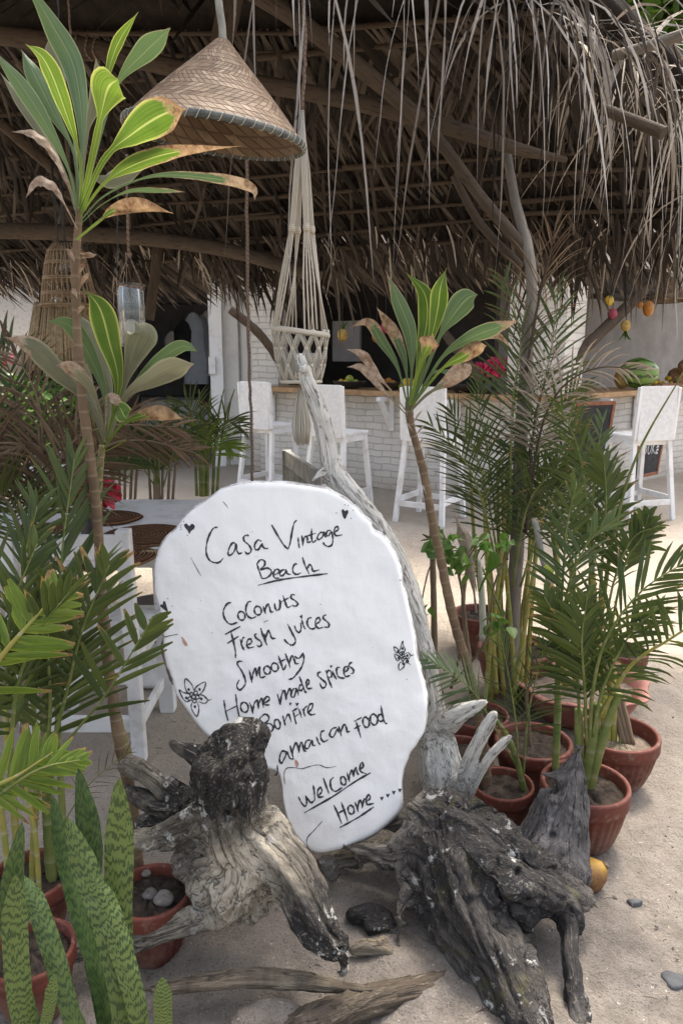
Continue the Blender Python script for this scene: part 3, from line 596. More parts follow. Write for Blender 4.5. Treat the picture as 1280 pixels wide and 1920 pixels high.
    lines={
    'casa_vintage':[(A,(588,450),(550,460),(515,520),(492,600),(492,680),(520,735),(570,755),(605,748),(635,715)),(A,(742,592),(715,585),(687,628),(676,680),(700,688),(732,650),(745,595),(752,650),(768,676),(797,668)),(A,(852,527),(835,517),(808,535),(815,570),(850,600),(872,640),(865,665),(838,678),(818,655)),(A,(962,572),(930,560),(902,600),(908,640),(937,638),(965,590),(970,612),(990,632),(1020,630)),(A,(1048,430),(1100,520),(1150,600),(1188,638)),(A,(1188,638),(1205,590),(1220,500),(1240,415),(1262,390)),
        (B,(85,538),(90,590),(97,628)),(B,(118,520),(124,570),(126,612)),(B,(126,600),(132,555),(152,525),(166,548),(167,582),(197,570)),(B,(202,460),(200,530),(213,580),(242,558)),(B,(152,530),(240,500)),(B,(302,492),(270,500),(250,540),(265,556),(297,528),(308,492),(314,525),(328,535)),(B,(367,478),(340,480),(325,510),(343,525),(372,492),(383,555),(375,600),(345,615),(312,600),(300,578)),(B,(397,492),(430,470),(425,446),(403,455),(394,490),(410,522),(465,515))],
    'beach':[(A,(922,765),(943,830),(966,890)),(A,(920,768),(950,730),(985,738),(988,775),(950,815),(1010,800),(1045,822),(1040,855),(1003,885),(966,890)),(A,(1065,862),(1110,838),(1105,812),(1080,815),(1062,850),(1075,885),(1112,885)),(A,(1165,815),(1135,820),(1118,850),(1130,868),(1158,850),(1170,815),(1180,848),(1215,855)),(B,(80,770),(60,765),(40,800),(45,838),(75,855),(112,840)),(B,(123,708),(147,780),(180,850)),(B,(160,812),(185,770),(203,790),(215,826),(268,815)),(A,(932,948),(1080,910),(1190,890),(1345,870),(1528,848))],
    'coconuts':[(C,(705,135),(670,145),(640,190),(635,240),(660,295),(700,322),(757,306)),(C,*rg(790,250,30,38)),(C,(875,128),(850,130),(830,170),(830,220),(850,258),(883,270),(917,254)),(C,*rg(930,205,30,38)),(C,(975,165),(985,200),(997,232)),(C,(995,215),(998,180),(1018,148),(1030,178),(1042,216),(1066,212)),(C,(1072,140),(1080,185),(1098,202),(1120,178),(1116,112),(1130,152)),(C,(1145,75),(1160,120),(1183,176),(1216,164)),(C,(1130,130),(1195,95)),(C,(1247,72),(1220,68),(1215,98),(1250,120),(1272,148),(1250,168),(1222,156))],
    'fresh_juices':[(C,(648,410),(780,340)),(C,(700,388),(720,470),(737,550),(739,612)),(C,(668,487),(765,425)),(C,(778,450),(790,500),(812,546)),(C,(788,492),(800,442),(817,435)),(C,(838,502),(875,480),(870,450),(845,455),(835,495),(850,525),(900,515)),(C,(922,406),(903,410),(915,440),(955,470),(960,500),(937,515),(922,500)),(C,(955,355),(980,440),(1010,500)),(C,(985,400),(993,450),(1003,498)),(C,(993,455),(1018,378),(1035,400),(1050,440),(1083,442)),(C,(1185,318),(1225,400),(1252,455),(1242,490),(1215,500),(1177,476),(1155,448)),(D,(55,332),(70,375),(95,392),(112,362),(108,310)),(D,(118,285),(130,330),(148,365)),(D,(202,265),(175,272),(163,310),(180,350),(210,362),(237,350)),(D,(240,322),(275,292),(262,265),(238,285),(236,330),(263,356),(302,345)),(D,(327,240),(305,250),(302,272),(330,295),(352,322),(342,346),(308,344))],
    'smoothy':[(C,(800,640),(770,640),(753,662),(790,720),(820,790),(820,840),(777,885),(750,852),(770,798)),(C,(855,712),(869,770),(882,825)),(C,(882,800),(887,750),(910,700),(918,768)),(C,(918,768),(926,730),(945,685),(945,745),(958,780),(996,767)),(C,*rg(1010,715,28,35)),(C,*rg(1075,690,30,36)),(C,(1105,590),(1130,660),(1150,715),(1172,668)),(C,(1105,652),(1167,620)),(C,(1165,572),(1190,640),(1208,697)),(C,(1198,665),(1220,590),(1240,622),(1255,660),(1282,655)),(D,(55,595),(80,612),(105,605),(128,567)),(D,(128,565),(136,620),(115,690),(72,750),(40,785),(5,795))],
    'home_made_spices':[(H,(840,705),(846,745),(855,783)),(H,(884,683),(890,730),(898,770)),(H,(846,748),(892,725)),(H,*rg(917,732,14,19)),(H,(936,714),(944,735),(949,757)),(H,(949,745),(953,720),(964,706),(969,738)),(H,(969,738),(972,715),(982,700),(988,735)),(H,(990,718),(1010,704),(1004,692),(992,702),(991,722),(1011,724)),(H,(1040,682),(1046,705),(1052,724)),(H,(1052,715),(1055,690),(1066,668),(1073,705)),(H,(1073,705),(1077,682),(1088,662),(1094,695)),(H,(1113,660),(1098,666),(1091,688),(1102,694),(1113,664),(1119,688)),(D,(97,770),(120,830),(145,898),(162,905)),(D,(125,842),(102,845),(95,880),(113,890),(132,862)),(D,(160,850),(182,818),(170,795),(155,830),(168,872),(207,868)),(D,(287,730),(262,735),(255,760),(285,790),(325,828),(315,860),(290,865),(270,822)),(D,(322,715),(345,790),(376,866)),(D,(332,742),(347,716),(370,732),(373,768),(347,780)),(D,(380,720),(395,760),(416,795)),(D,(447,690),(420,695),(415,730),(435,775),(487,784)),(D,(480,737),(513,708),(505,682),(482,695),(478,740),(495,770),(532,760)),(D,(552,650),(530,655),(522,680),(555,705),(560,735),(540,746))],
    'bonfire':[(E,(25,138),(37,180),(45,216)),(E,(24,142),(60,110),(88,125),(85,155),(50,182),(95,176),(121,200),(110,230),(80,240)),(E,*rg(150,180,20,34)),(E,(188,120),(197,155),(206,190)),(E,(201,160),(225,110),(238,130),(250,166)),(E,(255,90),(300,62)),(E,(263,92),(272,135),(284,181)),(E,(266,133),(300,110)),(E,(302,72),(322,136)),(E,(328,70),(346,125)),(E,(336,92),(342,68),(362,50)),(E,(362,100),(393,72),(400,38),(378,42),(365,85),(385,113),(420,108)),(E,(235,36),(250,32)),(E,(236,44),(245,42))],
    'jamaican_food':[(E,(215,372),(182,372),(165,425),(180,455),(208,405),(217,375),(240,420),(267,424)),(E,(240,330),(252,375),(264,420)),(E,(258,395),(264,350),(285,312),(303,383)),(E,(303,383),(306,340),(322,307),(336,360),(356,374)),(E,(385,292),(355,300),(343,343),(368,350),(393,297),(401,330),(421,328)),(E,(425,270),(440,310),(453,325)),(E,(482,225),(458,240),(458,283),(480,305),(509,289)),(E,(570,202),(535,215),(519,258),(545,270),(573,216),(582,240)),(E,(583,195),(592,230),(602,265)),(E,(598,235),(620,180),(635,200),(645,235),(663,228)),(E,(690,160),(745,130)),(E,(705,160),(720,210),(740,276)),(E,(690,212),(735,188)),(E,*rg(775,165,22,37)),(E,*rg(830,145,25,39)),(E,(880,45),(890,110),(908,168),(926,175)),(E,(897,118),(870,110),(858,140),(880,160),(902,142)),(E,(150,470),(152,520),(132,542))],
    'welcome':[(E,(300,690),(322,735),(347,762)),(E,(347,762),(358,735),(352,682)),(E,(352,682),(385,730),(414,716)),(E,(414,716),(412,660),(403,610)),(E,(440,682),(465,652),(455,625),(435,650),(440,690),(476,690)),(E,(475,560),(500,630),(516,670)),(E,(547,553),(525,580),(530,630),(560,655),(607,628)),(E,*rg(615,580,18,31)),(E,(640,520),(650,555),(660,587)),(E,(658,570),(660,540),(675,505),(688,555)),(E,(688,555),(691,520),(705,485),(715,528),(727,533)),(E,(730,502),(755,480),(750,450),(735,468),(737,513),(779,530)),(E,(340,805),(450,742),(560,680),(690,592),(808,523))],
    'home':[(E,(548,750),(580,820),(605,885)),(E,(600,730),(625,800),(648,865)),(E,(572,815),(632,780)),(E,*rg(670,785,21,31)),(E,(698,730),(710,765),(721,797)),(E,(720,785),(720,750),(736,715),(750,773)),(E,(750,773),(754,735),(768,705),(782,753)),(E,(787,722),(806,700),(795,678),(780,700),(785,745),(829,739)),(E,(590,910),(700,850),(760,812),(831,763))]}
    for nm,st in lines.items():
        m=MB()
        for (o,s),*pp in st: stroke(m,T(o,s,*pp))
        if nm=='fresh_juices': blob(m,T(*D,(97,253),(108,250),(118,238),(123,250),(119,278)))
        if nm=='home_made_spices': blob(m,T(*D,*ht(368,682,13)))
        if nm=='bonfire': blob(m,T(*E,*ht(289,38,13)))
        m.build('handwritten_line',MINK,face)
    hs=[T(*A,(297,432),(318,418),(343,440),(365,420),(390,438),(384,464),(357,485),(345,508),(330,480),(308,455)),T(*B,(457,310),(470,295),(487,312),(505,302),(517,320),(505,347),(487,381),(466,352)),T(*C,(92,168),(104,150),(114,158),(118,128),(135,127),(147,165),(160,217),(125,195))]+[T(*E,*ht(x,y,14)) for x,y in((886,702),(928,682),(970,660),(1013,644))]
    for i,hh in enumerate(hs):
        m=MB(); blob(m,hh)
        if i<3:
            c=np.mean(hh,0)
            for q in range(5):
                a=random.uniform(0,6.3); x,y=c[0]+16*math.cos(a),c[1]+15*math.sin(a); blob(m,[(x-1.1,y),(x,y-1.1),(x+1.1,y),(x,y+1.1)])
        m.build('painted_heart',MINK,face)
    F1=[(L,(1165,945),(1150,905),(1113,872),(1110,920),(1125,955),(1152,966)),(L,(1165,945),(1185,915),(1233,892),(1225,935),(1203,963),(1185,970)),(L,(1190,970),(1220,972),(1250,1000),(1270,995)),(L,(1250,1000),(1230,1020),(1193,1010)),(L,(1152,1015),(1150,1050),(1182,1097),(1195,1050),(1185,1015)),(L,(1145,965),(1100,955),(1075,938),(1095,985),(1120,1010),(1146,1000))]+[(L,*rg(x,y,11,11)) for x,y in((1148,965),(1175,957),(1140,992),(1163,981),(1186,983),(1168,1006))]
    F2=[(D,(955,545),(965,510),(982,465),(985,500),(1000,540),(985,565),(960,560)),(D,(950,565),(920,562),(905,515),(935,530),(957,550)),(D,(965,612),(940,635),(920,612),(910,577),(940,590),(967,606)),(D,(990,640),(957,650),(945,680),(952,715),(988,690),(1000,650)),(D,(1005,618),(1030,632),(1028,652),(1048,668)),(D,(1003,650),(1028,654)),(D,(1000,572),(1030,566),(1050,588),(1078,583)),(D,(1050,588),(1030,615),(998,610))]+[(D,*rg(x,y,11,11)) for x,y in((963,572),(980,565),(968,598),(987,590),(996,607),(982,622))]
    d1=[(L,*p) for p in((1132,938),(1198,937),(1118,988),(1208,993),(1170,1040))]; d2=[(D,*p) for p in((976,530),(940,555),(945,612),(984,660),(1015,638),(1019,592))]
    for fl,dd,ww in((F1,d1,2.2),(F2,d2,2.0)):
        m=MB()
        for (o,s),*pp in fl: stroke(m,T(o,s,*pp),ww)
        for (o,s),x,y in dd: X,Y=o[0]+x/s,o[1]+y/s; blob(m,[(X-2.6,Y+.5),(X-.5,Y-3.2),(X+2.6,Y-1),(X+1,Y+3.2)])
        m.build('painted_flower',MINK,face)
    m=MB()
    stroke(m,[(302,1188),(309,1194),(318,1192),(334,1189)],1.8); stroke(m,[(306,1196),(304,1215),(309,1240),(316,1262),(324,1284)],4.5)
    stroke(m,[(534,1470),(533,1450),(538,1440),(552,1439),(566,1441),(580,1437),(598,1434),(612,1439),(630,1437)],1.6); stroke(m,[(604,1540),(590,1556),(577,1570),(575,1583),(582,1599)],1.7)
    stroke(m,[(358,1045),(367,1062),(377,1080)],1.2); stroke(m,[(418,940),(424,947),(428,953)],1.2); stroke(m,[(494,1167),(503,1163)],1.2)
    m.build('crack',MCRACK,face)
    m=MB(); blob(m,[(340,1194),(345,1197),(351,1206),(352,1211),(347,1210),(342,1203)]); blob(m,[(552,1424),(557,1426),(560,1434),(556,1438),(553,1432)]); m.build('rust_stain',MRUST,face)
sign()

# ---------------------------------------------------------------- driftwood
def skin(name,limbs,vox,mat,parent=None,label=None,cat=None,group=None,amp=.006,lump=.012,fs=55,dk0=.5,seed=0,notch=()):
    # limbs: lists of (px,py,Y,r px[,darkness]); grown together, then roughened along the grain
    segs=[]; segs_t={}; keep_=[]; m=MB()
    for lb in limbs:
        lb=[(*q,dk0)[:5] for q in lb]
        q=spl([(*P(x,y,Y),RP(r,x,y,Y),dk) for x,y,Y,r,dk in lb],6)
        pts=[Vector(a[:3]) for a in q]; rad=[a[3] for a in q]
        d0=(pts[0]-pts[1]).normalized(); d1=(pts[-1]-pts[-2]).normalized()
        m.tube([pts[0]+d0*rad[0]*.5]+pts+[pts[-1]+d1*rad[-1]*.5],[rad[0]*.55]+rad+[rad[-1]*.55],12,.05)
        cum=0
        for i in range(len(pts)-1):
            aa=np.array(pts[i]); keep_.append(aa); segs_t[id(aa)]=cum; cum+=(pts[i+1]-pts[i]).length; segs.append((aa,np.array(pts[i+1]),rad[i],q[i][4]))
        continue
        segs+= [(np.array(pts[i]),np.array(pts[i+1]),rad[i],q[i][4]) for i in range(len(pts)-1)]
    t=m.build('tmp',mat); md=t.modifiers.new('r','REMESH'); md.mode='VOXEL'; md.voxel_size=vox
    dg=bpy.context.evaluated_depsgraph_get(); me=bpy.data.meshes.new_from_object(t.evaluated_get(dg)); bpy.data.objects.remove(t)
    n=len(me.vertices); co=np.empty(n*3); me.vertices.foreach_get('co',co); co=co.reshape(-1,3)
    # light smoothing so the limbs flow into each other
    ed=np.empty(len(me.edges)*2,int); me.edges.foreach_get('vertices',ed); ed=ed.reshape(-1,2)
    cnt=np.bincount(ed.ravel(),minlength=n)[:,None].clip(1)
    for _ in range(6):
        s=np.zeros_like(co); np.add.at(s,ed[:,0],co[ed[:,1]]); np.add.at(s,ed[:,1],co[ed[:,0]]); co=co*.45+s/cnt*.55
    me.vertices.foreach_set('co',co.ravel()); me.update()
    nr=np.empty(n*3); me.vertices.foreach_get('normal',nr); nr=nr.reshape(-1,3)
    best=np.full(n,1e9); fib=np.zeros((n,3)); hd=np.zeros(n); tot=0; wsum=np.zeros(n); fsum=np.zeros((n,3)); hsum=np.zeros(n)
    for a,b,r,dk in segs:
        ab=b-a; L=np.linalg.norm(ab)+1e-9; dr=ab/L; tt=np.clip(((co-a)@dr),0,L); q=co-(a+tt[:,None]*dr)
        d=np.linalg.norm(q,axis=1)/max(r,1e-4); f=q+(tt+segs_t[id(a)])[:,None]*dr*.10; k=d<best
        best=np.where(k,d,best); ww=1/(d**6+.02); wsum+=ww; hsum+=ww*dk; fsum+=ww[:,None]*f
    hd=hsum/wsum; fib=fsum/wsum[:,None]
    f1=vnoise(fib*fs+seed); f2=vnoise(fib*fs*2.3+seed+5); low=fbm(co*9+seed,3); mid=fbm(co*26+seed,3)
    f4=vnoise(fib*fs*.45+seed+9); crack=-np.clip(1-np.abs(f4)*14,0,1)*.9
    ridge=-np.abs(f1)*.8+.45*f2+crack
    co=co+nr*(lump*(.45*low+.9*vnoise(fib*17+seed)+.5*vnoise(fib*34+seed))+.15*lump*mid+amp*ridge)[:,None]
    if len(notch):
        for (x,y,Y,r,dep) in notch:
            c=np.array(P(x,y,Y)); rr=RP(r,x,y,Y); dd=np.linalg.norm((co-c)*np.array([1,.4,1]),axis=1)/rr; co=co-nr*(dep*np.clip(1-dd,0,1)**.8)[:,None]
    base=np.array([co[:,0].mean(),co[:,1].mean(),co[:,2].min()]) if parent is None else np.array(wloc(parent))
    me.vertices.foreach_set('co',(co-base).ravel())
    at=me.attributes.new('fib','FLOAT_VECTOR','POINT'); at.data.foreach_set('vector',fib.ravel())
    at=me.attributes.new('hd','FLOAT','POINT'); at.data.foreach_set('value',hd)
    me.materials.clear(); me.materials.append(mat); me.polygons.foreach_set('use_smooth',[True]*len(me.polygons)); me.update(); me.name=name
    o=bpy.data.objects.new(name,me); COL.objects.link(o); o.location=base if parent is None else (0,0,0)
    if parent: o.parent=parent
    return tag(o,label,cat,group)
skin('driftwood_stump',[
  [(500,1385,1.62,26,.95),(470,1400,1.60,50,.98),(445,1440,1.58,68,.95),(432,1490,1.57,68,.75),(445,1545,1.58,66,.12),(470,1600,1.58,70,.05),(455,1660,1.57,66,.2),(445,1710,1.56,40,.25)],
  [(400,1400,1.62,24,.95),(430,1395,1.6,34,.97),(470,1378,1.62,26,.97)],
  [(480,1560,1.58,60,.08),(520,1600,1.55,52,.4),(560,1655,1.50,52,.6),(595,1725,1.44,50,.78),(628,1775,1.40,36,.85),(640,1815,1.39,18,.5),(644,1840,1.38,7,.4)],
  [(640,1760,1.42,22,.7),(652,1790,1.42,12,.7)],
  [(420,1520,1.60,42,.55),(360,1545,1.62,34,.5),(305,1570,1.63,26,.45),(258,1578,1.64,10,.3)],
  [(330,1560,1.62,18,.4),(275,1592,1.61,9,.3)],
  [(420,1480,1.66,34,.8),(350,1500,1.70,24,.75),(300,1465,1.72,15,.55),(238,1428,1.74,11,.45)],
  [(350,1515,1.70,26,.8),(300,1515,1.70,16,.7),(245,1482,1.72,9,.6)],
  [(330,1530,1.7,18,.8),(262,1545,1.72,9,.6)],
  [(430,1450,1.68,24,.8),(380,1420,1.72,17,.7),(345,1405,1.74,12,.6),(322,1393,1.75,6,.6)],
  [(420,1610,1.60,62,.35),(375,1620,1.62,46,.45),(400,1670,1.60,44,.4)],
  [(460,1690,1.58,40,.25),(400,1722,1.56,26,.4),(340,1742,1.54,24,.5),(250,1765,1.52,20,.55),(130,1790,1.5,10,.3)],
  ],.0042,MDRIFT,None,'knotted cream driftwood stump with black charred top, propping the white sign','driftwood',amp=.011,lump=.026,notch=[(425,1530,1.5,13,.03),(452,1440,1.5,14,.03),(470,1475,1.5,10,.02),(500,1420,1.52,11,.025),(505,1700,1.5,14,.03),(615,1805,1.4,9,.02),(560,1650,1.45,9,.008)],seed=3)
skin('driftwood_root',[
  [(768,1500,1.80,14,.1),(800,1525,1.78,34,.35),(850,1545,1.76,54,.85),(905,1590,1.72,66,.95),(960,1630,1.68,62,.9),(1020,1665,1.66,46,.6),(1075,1680,1.66,26,.45),(1098,1680,1.66,11,.25)],
  [(820,1560,1.76,52,.75),(845,1640,1.68,70,.65),(880,1720,1.60,74,.6),(925,1800,1.52,70,.55),(962,1890,1.44,60,.55),(985,1960,1.40,52,.5)],
  [(800,1570,1.74,34,.3),(745,1600,1.74,26,.2),(700,1595,1.76,20,.2),(640,1588,1.80,12,.2)],
  [(835,1700,1.66,60,.5),(790,1660,1.70,38,.3),(760,1620,1.74,24,.2),(720,1585,1.78,14,.2)],
  [(605,1632,1.82,7,.3),(660,1612,1.80,12,.25),(720,1618,1.77,17,.25),(780,1660,1.72,26,.3),(830,1730,1.65,36,.4),(880,1800,1.58,44,.5)],
  [(845,1610,1.70,30,.5),(905,1660,1.62,20,.6),(930,1690,1.58,10,.5)],
  [(820,1640,1.68,26,.3),(770,1680,1.66,16,.3),(745,1730,1.62,11,.3),(752,1790,1.57,7,.3)],
  [(900,1570,1.73,40,.9),(935,1560,1.73,26,.8),(962,1572,1.72,14,.6)],
  [(985,1640,1.66,40,.8),(1020,1625,1.68,22,.6),(1042,1632,1.68,12,.4)],
  [(690,1560,1.86,12,.2),(750,1545,1.84,20,.2),(810,1555,1.8,26,.3)],
  [(800,1700,1.68,20,.4),(755,1705,1.68,14,.3),(730,1730,1.67,10,.3),(716,1762,1.66,7,.3)],
  [(870,1535,1.78,28,.7),(895,1508,1.78,16,.55),(920,1512,1.78,9,.3),(934,1520,1.78,6,.2)],
  [(1046,1660,1.66,30,.5),(1064,1720,1.60,21,.7),(1062,1780,1.53,19,.75),(1071,1850,1.46,18,.6),(1080,1950,1.38,20,.4)],
  [(960,1690,1.64,46,.7),(1000,1670,1.65,36,.6)],[(965,1850,1.48,34,.3),(1012,1835,1.49,10,.15)],
  [(935,1760,1.56,44,.5),(985,1770,1.56,13,.3)]],
  .0045,MDRIFTD,None,'massive dark driftwood root with white lichen, right of the sign','driftwood',amp=.013,lump=.032,fs=48,notch=[(973,1640,1.6,9,.025),(1035,1690,1.6,9,.02),(930,1665,1.62,14,.02),(766,1504,1.75,9,.02),(990,1800,1.5,22,.03)],seed=8)
skin('driftwood_snag',[
  [(1089,1390,1.95,6),(1080,1425,1.94,18),(1068,1470,1.92,28),(1062,1530,1.89,38),(1052,1590,1.86,46),(1048,1650,1.8,50)],
  [(1075,1440,1.94,20),(1045,1455,1.93,15),(1010,1450,1.93,9)],
  [(1030,1490,1.90,24),(1020,1530,1.89,26),(1000,1580,1.86,36),(985,1625,1.84,44)]],
  .0045,MDRIFTS,None,'upright jagged grey driftwood snag in front of the terracotta pots','driftwood',amp=.009,lump=.016,notch=[(1037,1570,1.82,7,.03)],seed=13)
skin('tall_driftwood',[
  [(561,668,2.30,10),(572,700,2.29,15),(592,750,2.27,19),(609,800,2.26,19.5),(618,850,2.25,21),(630,890,2.24,24),(660,930,2.22,24),(700,985,2.20,25),(745,1070,2.17,26),(776,1150,2.14,24),(795,1230,2.10,24),(806,1310,2.07,26),(818,1380,2.04,34),(830,1450,2.02,42),(846,1530,1.98,46)],
  [(578,705,2.29,14),(570,690,2.27,9),(566,694,2.25,8)],[(622,885,2.24,14),(605,886,2.22,9),(592,895,2.2,5),(585,902,2.19,3)],
  [(800,1372,2.04,20),(845,1349,2.0,19),(885,1330,1.96,14),(912,1317,1.93,5)],[(815,1380,2.04,18),(850,1360,2.02,14),(880,1335,2.0,7)],
  [(858,1500,1.97,16),(872,1450,1.93,15),(894,1400,1.90,14),(922,1352,1.88,11),(929,1338,1.87,7)],
  [(868,1520,1.96,14),(888,1475,1.91,10),(915,1425,1.87,9),(945,1393,1.85,9),(958,1380,1.84,6)]],
  .0045,MDRIFTP,None,'tall bleached driftwood trunk with pale antler branches, rising behind the sign','driftwood',amp=.005,lump=.006,dk0=.2,seed=21)
skin('driftwood_log',[[(262,1856,1.42,7),(300,1852,1.43,16),(380,1842,1.43,20),(470,1832,1.44,22),(560,1838,1.43,20),(640,1850,1.42,15),(700,1855,1.41,8)]],.005,MDRIFTB,None,'thin pale brown driftwood log lying below the stump','driftwood',amp=.005,lump=.006,fs=80,seed=31)
skin('driftwood_log',[[(440,1995,1.30,26,.6),(560,1935,1.34,28,.65),(660,1890,1.39,27,.75),(760,1866,1.46,27,.8),(860,1850,1.52,32,.8),(940,1840,1.6,34,.8)]],.006,MDRIFTB,None,'half buried grey driftwood log at the bottom edge between stump and root','driftwood',amp=.006,lump=.008,fs=80,seed=37)
skin('driftwood_branch',[[(470,1690,1.74,16,.25),(540,1640,1.86,13,.25),(620,1612,1.90,14,.2),(700,1592,1.88,18,.2),(790,1590,1.86,20,.2)]],.005,MDRIFTB,None,'slim brown driftwood branch bridging stump and root under the sign','driftwood',amp=.004,lump=.004,fs=80,seed=41)
skin('driftwood_chunk',[[(655,1720,1.68,20,.95),(700,1712,1.68,22,.95),(735,1725,1.67,14,.9)],[(690,1745,1.64,18,.9),(740,1740,1.64,16,.9)]],.006,MDRIFTD,None,'small black charred wood chunk in the gap below the sign','driftwood',amp=.005,lump=.01,seed=44)
skin('coconut_husk',[[(660,1782,1.57,9,.4),(690,1776,1.57,14,.35),(735,1786,1.56,9,.5)],[(700,1778,1.57,10,.4),(722,1760,1.58,7,.5)]],.006,MDRIFTB,None,'crumbled ochre coconut husk beside the charred chunk','coconut husk',amp=.006,lump=.01,seed=47)
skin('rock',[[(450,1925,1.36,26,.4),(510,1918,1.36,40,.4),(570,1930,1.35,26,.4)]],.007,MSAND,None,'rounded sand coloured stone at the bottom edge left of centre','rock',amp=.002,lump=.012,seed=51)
# ---------------------------------------------------------------- pots and plants
def side_of(pts,roll=0):
    out=[]
    for i,p in enumerate(pts):
        t=(pts[min(i+1,len(pts)-1)]-pts[max(i-1,0)]).normalized(); vw=(p-CAM).normalized(); s=t.cross(vw)
        s=s.normalized() if s.length>1e-4 else t.orthogonal(); out.append(Matrix.Rotation(roll,3,t)@s)
    return out
def pot_mesh(root,r,h,col=MPOT,soil=MSOIL,fl=True,level=.84):
    m=MB(); prof=[(r*.60,0),(r*.64,.004),(r*.72,h*.14),(r*.84,h*.40),(r*.92,h*.66),(r*.945,h*.72),(r*.99,h*.745),(r*1.0,h*.78),(r*1.0,h*.96),(r*.985,h),(r*.91,h),(r*.89,h*.97),(r*.86,h*.8),(r*.80,h*.6)]
    f=(lambda i,th:1+.022*math.cos(30*th) if 1<i<5 else 1) if fl else None
    m.lathe(prof,n=120 if fl else 64,flute=f); m.f.append(list(reversed(range(120 if fl else 64))))
    p=m.build('body',col,None,(0,0,0)); p.parent=root
    m=MB(); m.add((0,0,h*level+.012)); k=28
    for q in(.3,.6,.85,1):
        for a in range(k): m.add((r*.86*q*math.cos(2*PI*a/k),r*.86*q*math.sin(2*PI*a/k),h*level+random.uniform(-.008,.012)*(q<1)+.012*(1-q)))
    for a in range(k): m.f.append((0,1+a,1+(a+1)%k))
    for j in range(3):
        for a in range(k): b=1+j*k; m.f.append((b+a,b+k+a,b+k+(a+1)%k,b+(a+1)%k))
    q=m.build('soil',soil,None,(0,0,0)); q.parent=root
def pot(label,px,py,rpx,hr=.95,group='terracotta pots in the garden bed',**kw):
    # px,py: where the pot's foot stands on the ground; rpx: rim radius in pixels
    c=G(px,py); r=RP(rpx,px,py-rpx*1.6,c.y); root=thing('plant_pot',label,'pot',c,group); root.rotation_euler[2]=random.uniform(0,6)
    pot_mesh(root,r,r*2*hr,**kw); return root,r,r*2*hr
pA=pot('terracotta fluted pot right behind the grey snag, holding a thick green palm',1088,1574,82,.75)
pB=pot('rough terracotta fluted pot with pale soil and tiny green weeds, farthest right',1150,1462,76,.66,soil=MSOILL,level=.72)
pC=pot('smooth terracotta pot beside the antler branches, holding the cane stemmed cordyline',938,1548,58,.78,fl=False)
pD=pot('wide terracotta pot with one thin twig, behind the smooth pot',994,1472,72,.66,fl=False)
pE=pot('red terracotta pot behind the tip of the longest antler branch',893,1412,57,.72,fl=False)
pG=pot('terracotta pot with a white stemmed plant, farthest back near the sign',896,1218,50,.75)
pH=pot('brown terracotta pot at the foot of the grey roof post',960,1300,70,.68,fl=False)
pI=pot('dark terracotta pot half hidden behind the bleached trunk',862,1486,56,.8,fl=False)
pJ=pot('plain terracotta pot behind the pink bowl planter',1160,1290,46,.85,fl=False)
pK=pot('terracotta pot with coral stones, holding the tall cordyline left of the stump',290,1782,76,.88)
pL=pot('terracotta pot with yellow palm canes at the left edge, behind another pot',68,1742,76,.8,fl=False)
pM=pot('terracotta pot with dark soil at the bottom left corner',70,1890,80,.85,fl=False)
pN=pot('low terracotta pot holding the snake plant, in the near left corner',215,2120,96,.75,fl=False)
# pink planter bowl with a wavy rim
c=G(1080,1342); r=RP(116,1080,1275,c.y); bowl=thing('planter_bowl','wide pale pink planter bowl with scalloped rim between the palms','planter',c)
m=MB(); wv=lambda i,th:(1+.045*math.cos(8*th)*min(1,i/5)); h=r*.72
m.lathe([(r*.55,0),(r*.62,.01),(r*.80,h*.35),(r*.90,h*.62),(r*.93,h*.75),(r*1.03,h*.86),(r*1.08,h*.9),(r*1.06,h*.93),(r*.95,h*.9),(r*.88,h*.8),(r*.8,h*.6)],n=96,flute=wv); m.f.append(list(reversed(range(96))))
o=m.build('body',MPOTP,None,(0,0,0)); o.parent=bowl
m=MB(); m.lathe([(.001,h*.7),(r*.5,h*.71),(r*.87,h*.68)],n=40); o=m.build('soil',MSOILL,None,(0,0,0)); o.parent=bowl
# coral stones in the left pot
c0,rk,hk=pK; zt=hk*.84
for i,(px,py,rr,lb) in enumerate(((282,1680,14,'pale coral stone against the cordyline stem'),(308,1690,19,'ring shaped pale coral stone, largest of those on the soil of the left pot'),(275,1640,9,'small finger shaped coral stone behind the cordyline stem'))):
    q=G(px,py,zt+.012); s=RP(rr,px,py,q.y); m=MB(); pr=[(.001,s*.35),(s*.35,s*.42),(s*.8,s*.4),(s,s*.1),(s*.85,-s*.35),(.001,-s*.4)]
    m.lathe(pr,q+V(0,0,s*.3),18,flute=lambda i,th:1+.09*math.sin(3*th+i)); tag(m.build('stone',MPEBBLE,None,q),lb,'stone','coral stones in the left pot')
def stem(name,pts,parent,mat,n=10,wob=.06,k=8):
    q=spl([(*P(x,y,Y),RP(r,x,y,Y)) for x,y,Y,r in pts],k); m=MB(); m.tube([Vector(a[:3]) for a in q],[a[3]*(1+.05*math.sin(i*2.1)) for i,a in enumerate(q)],n,wob); return m.build(name,mat,parent)
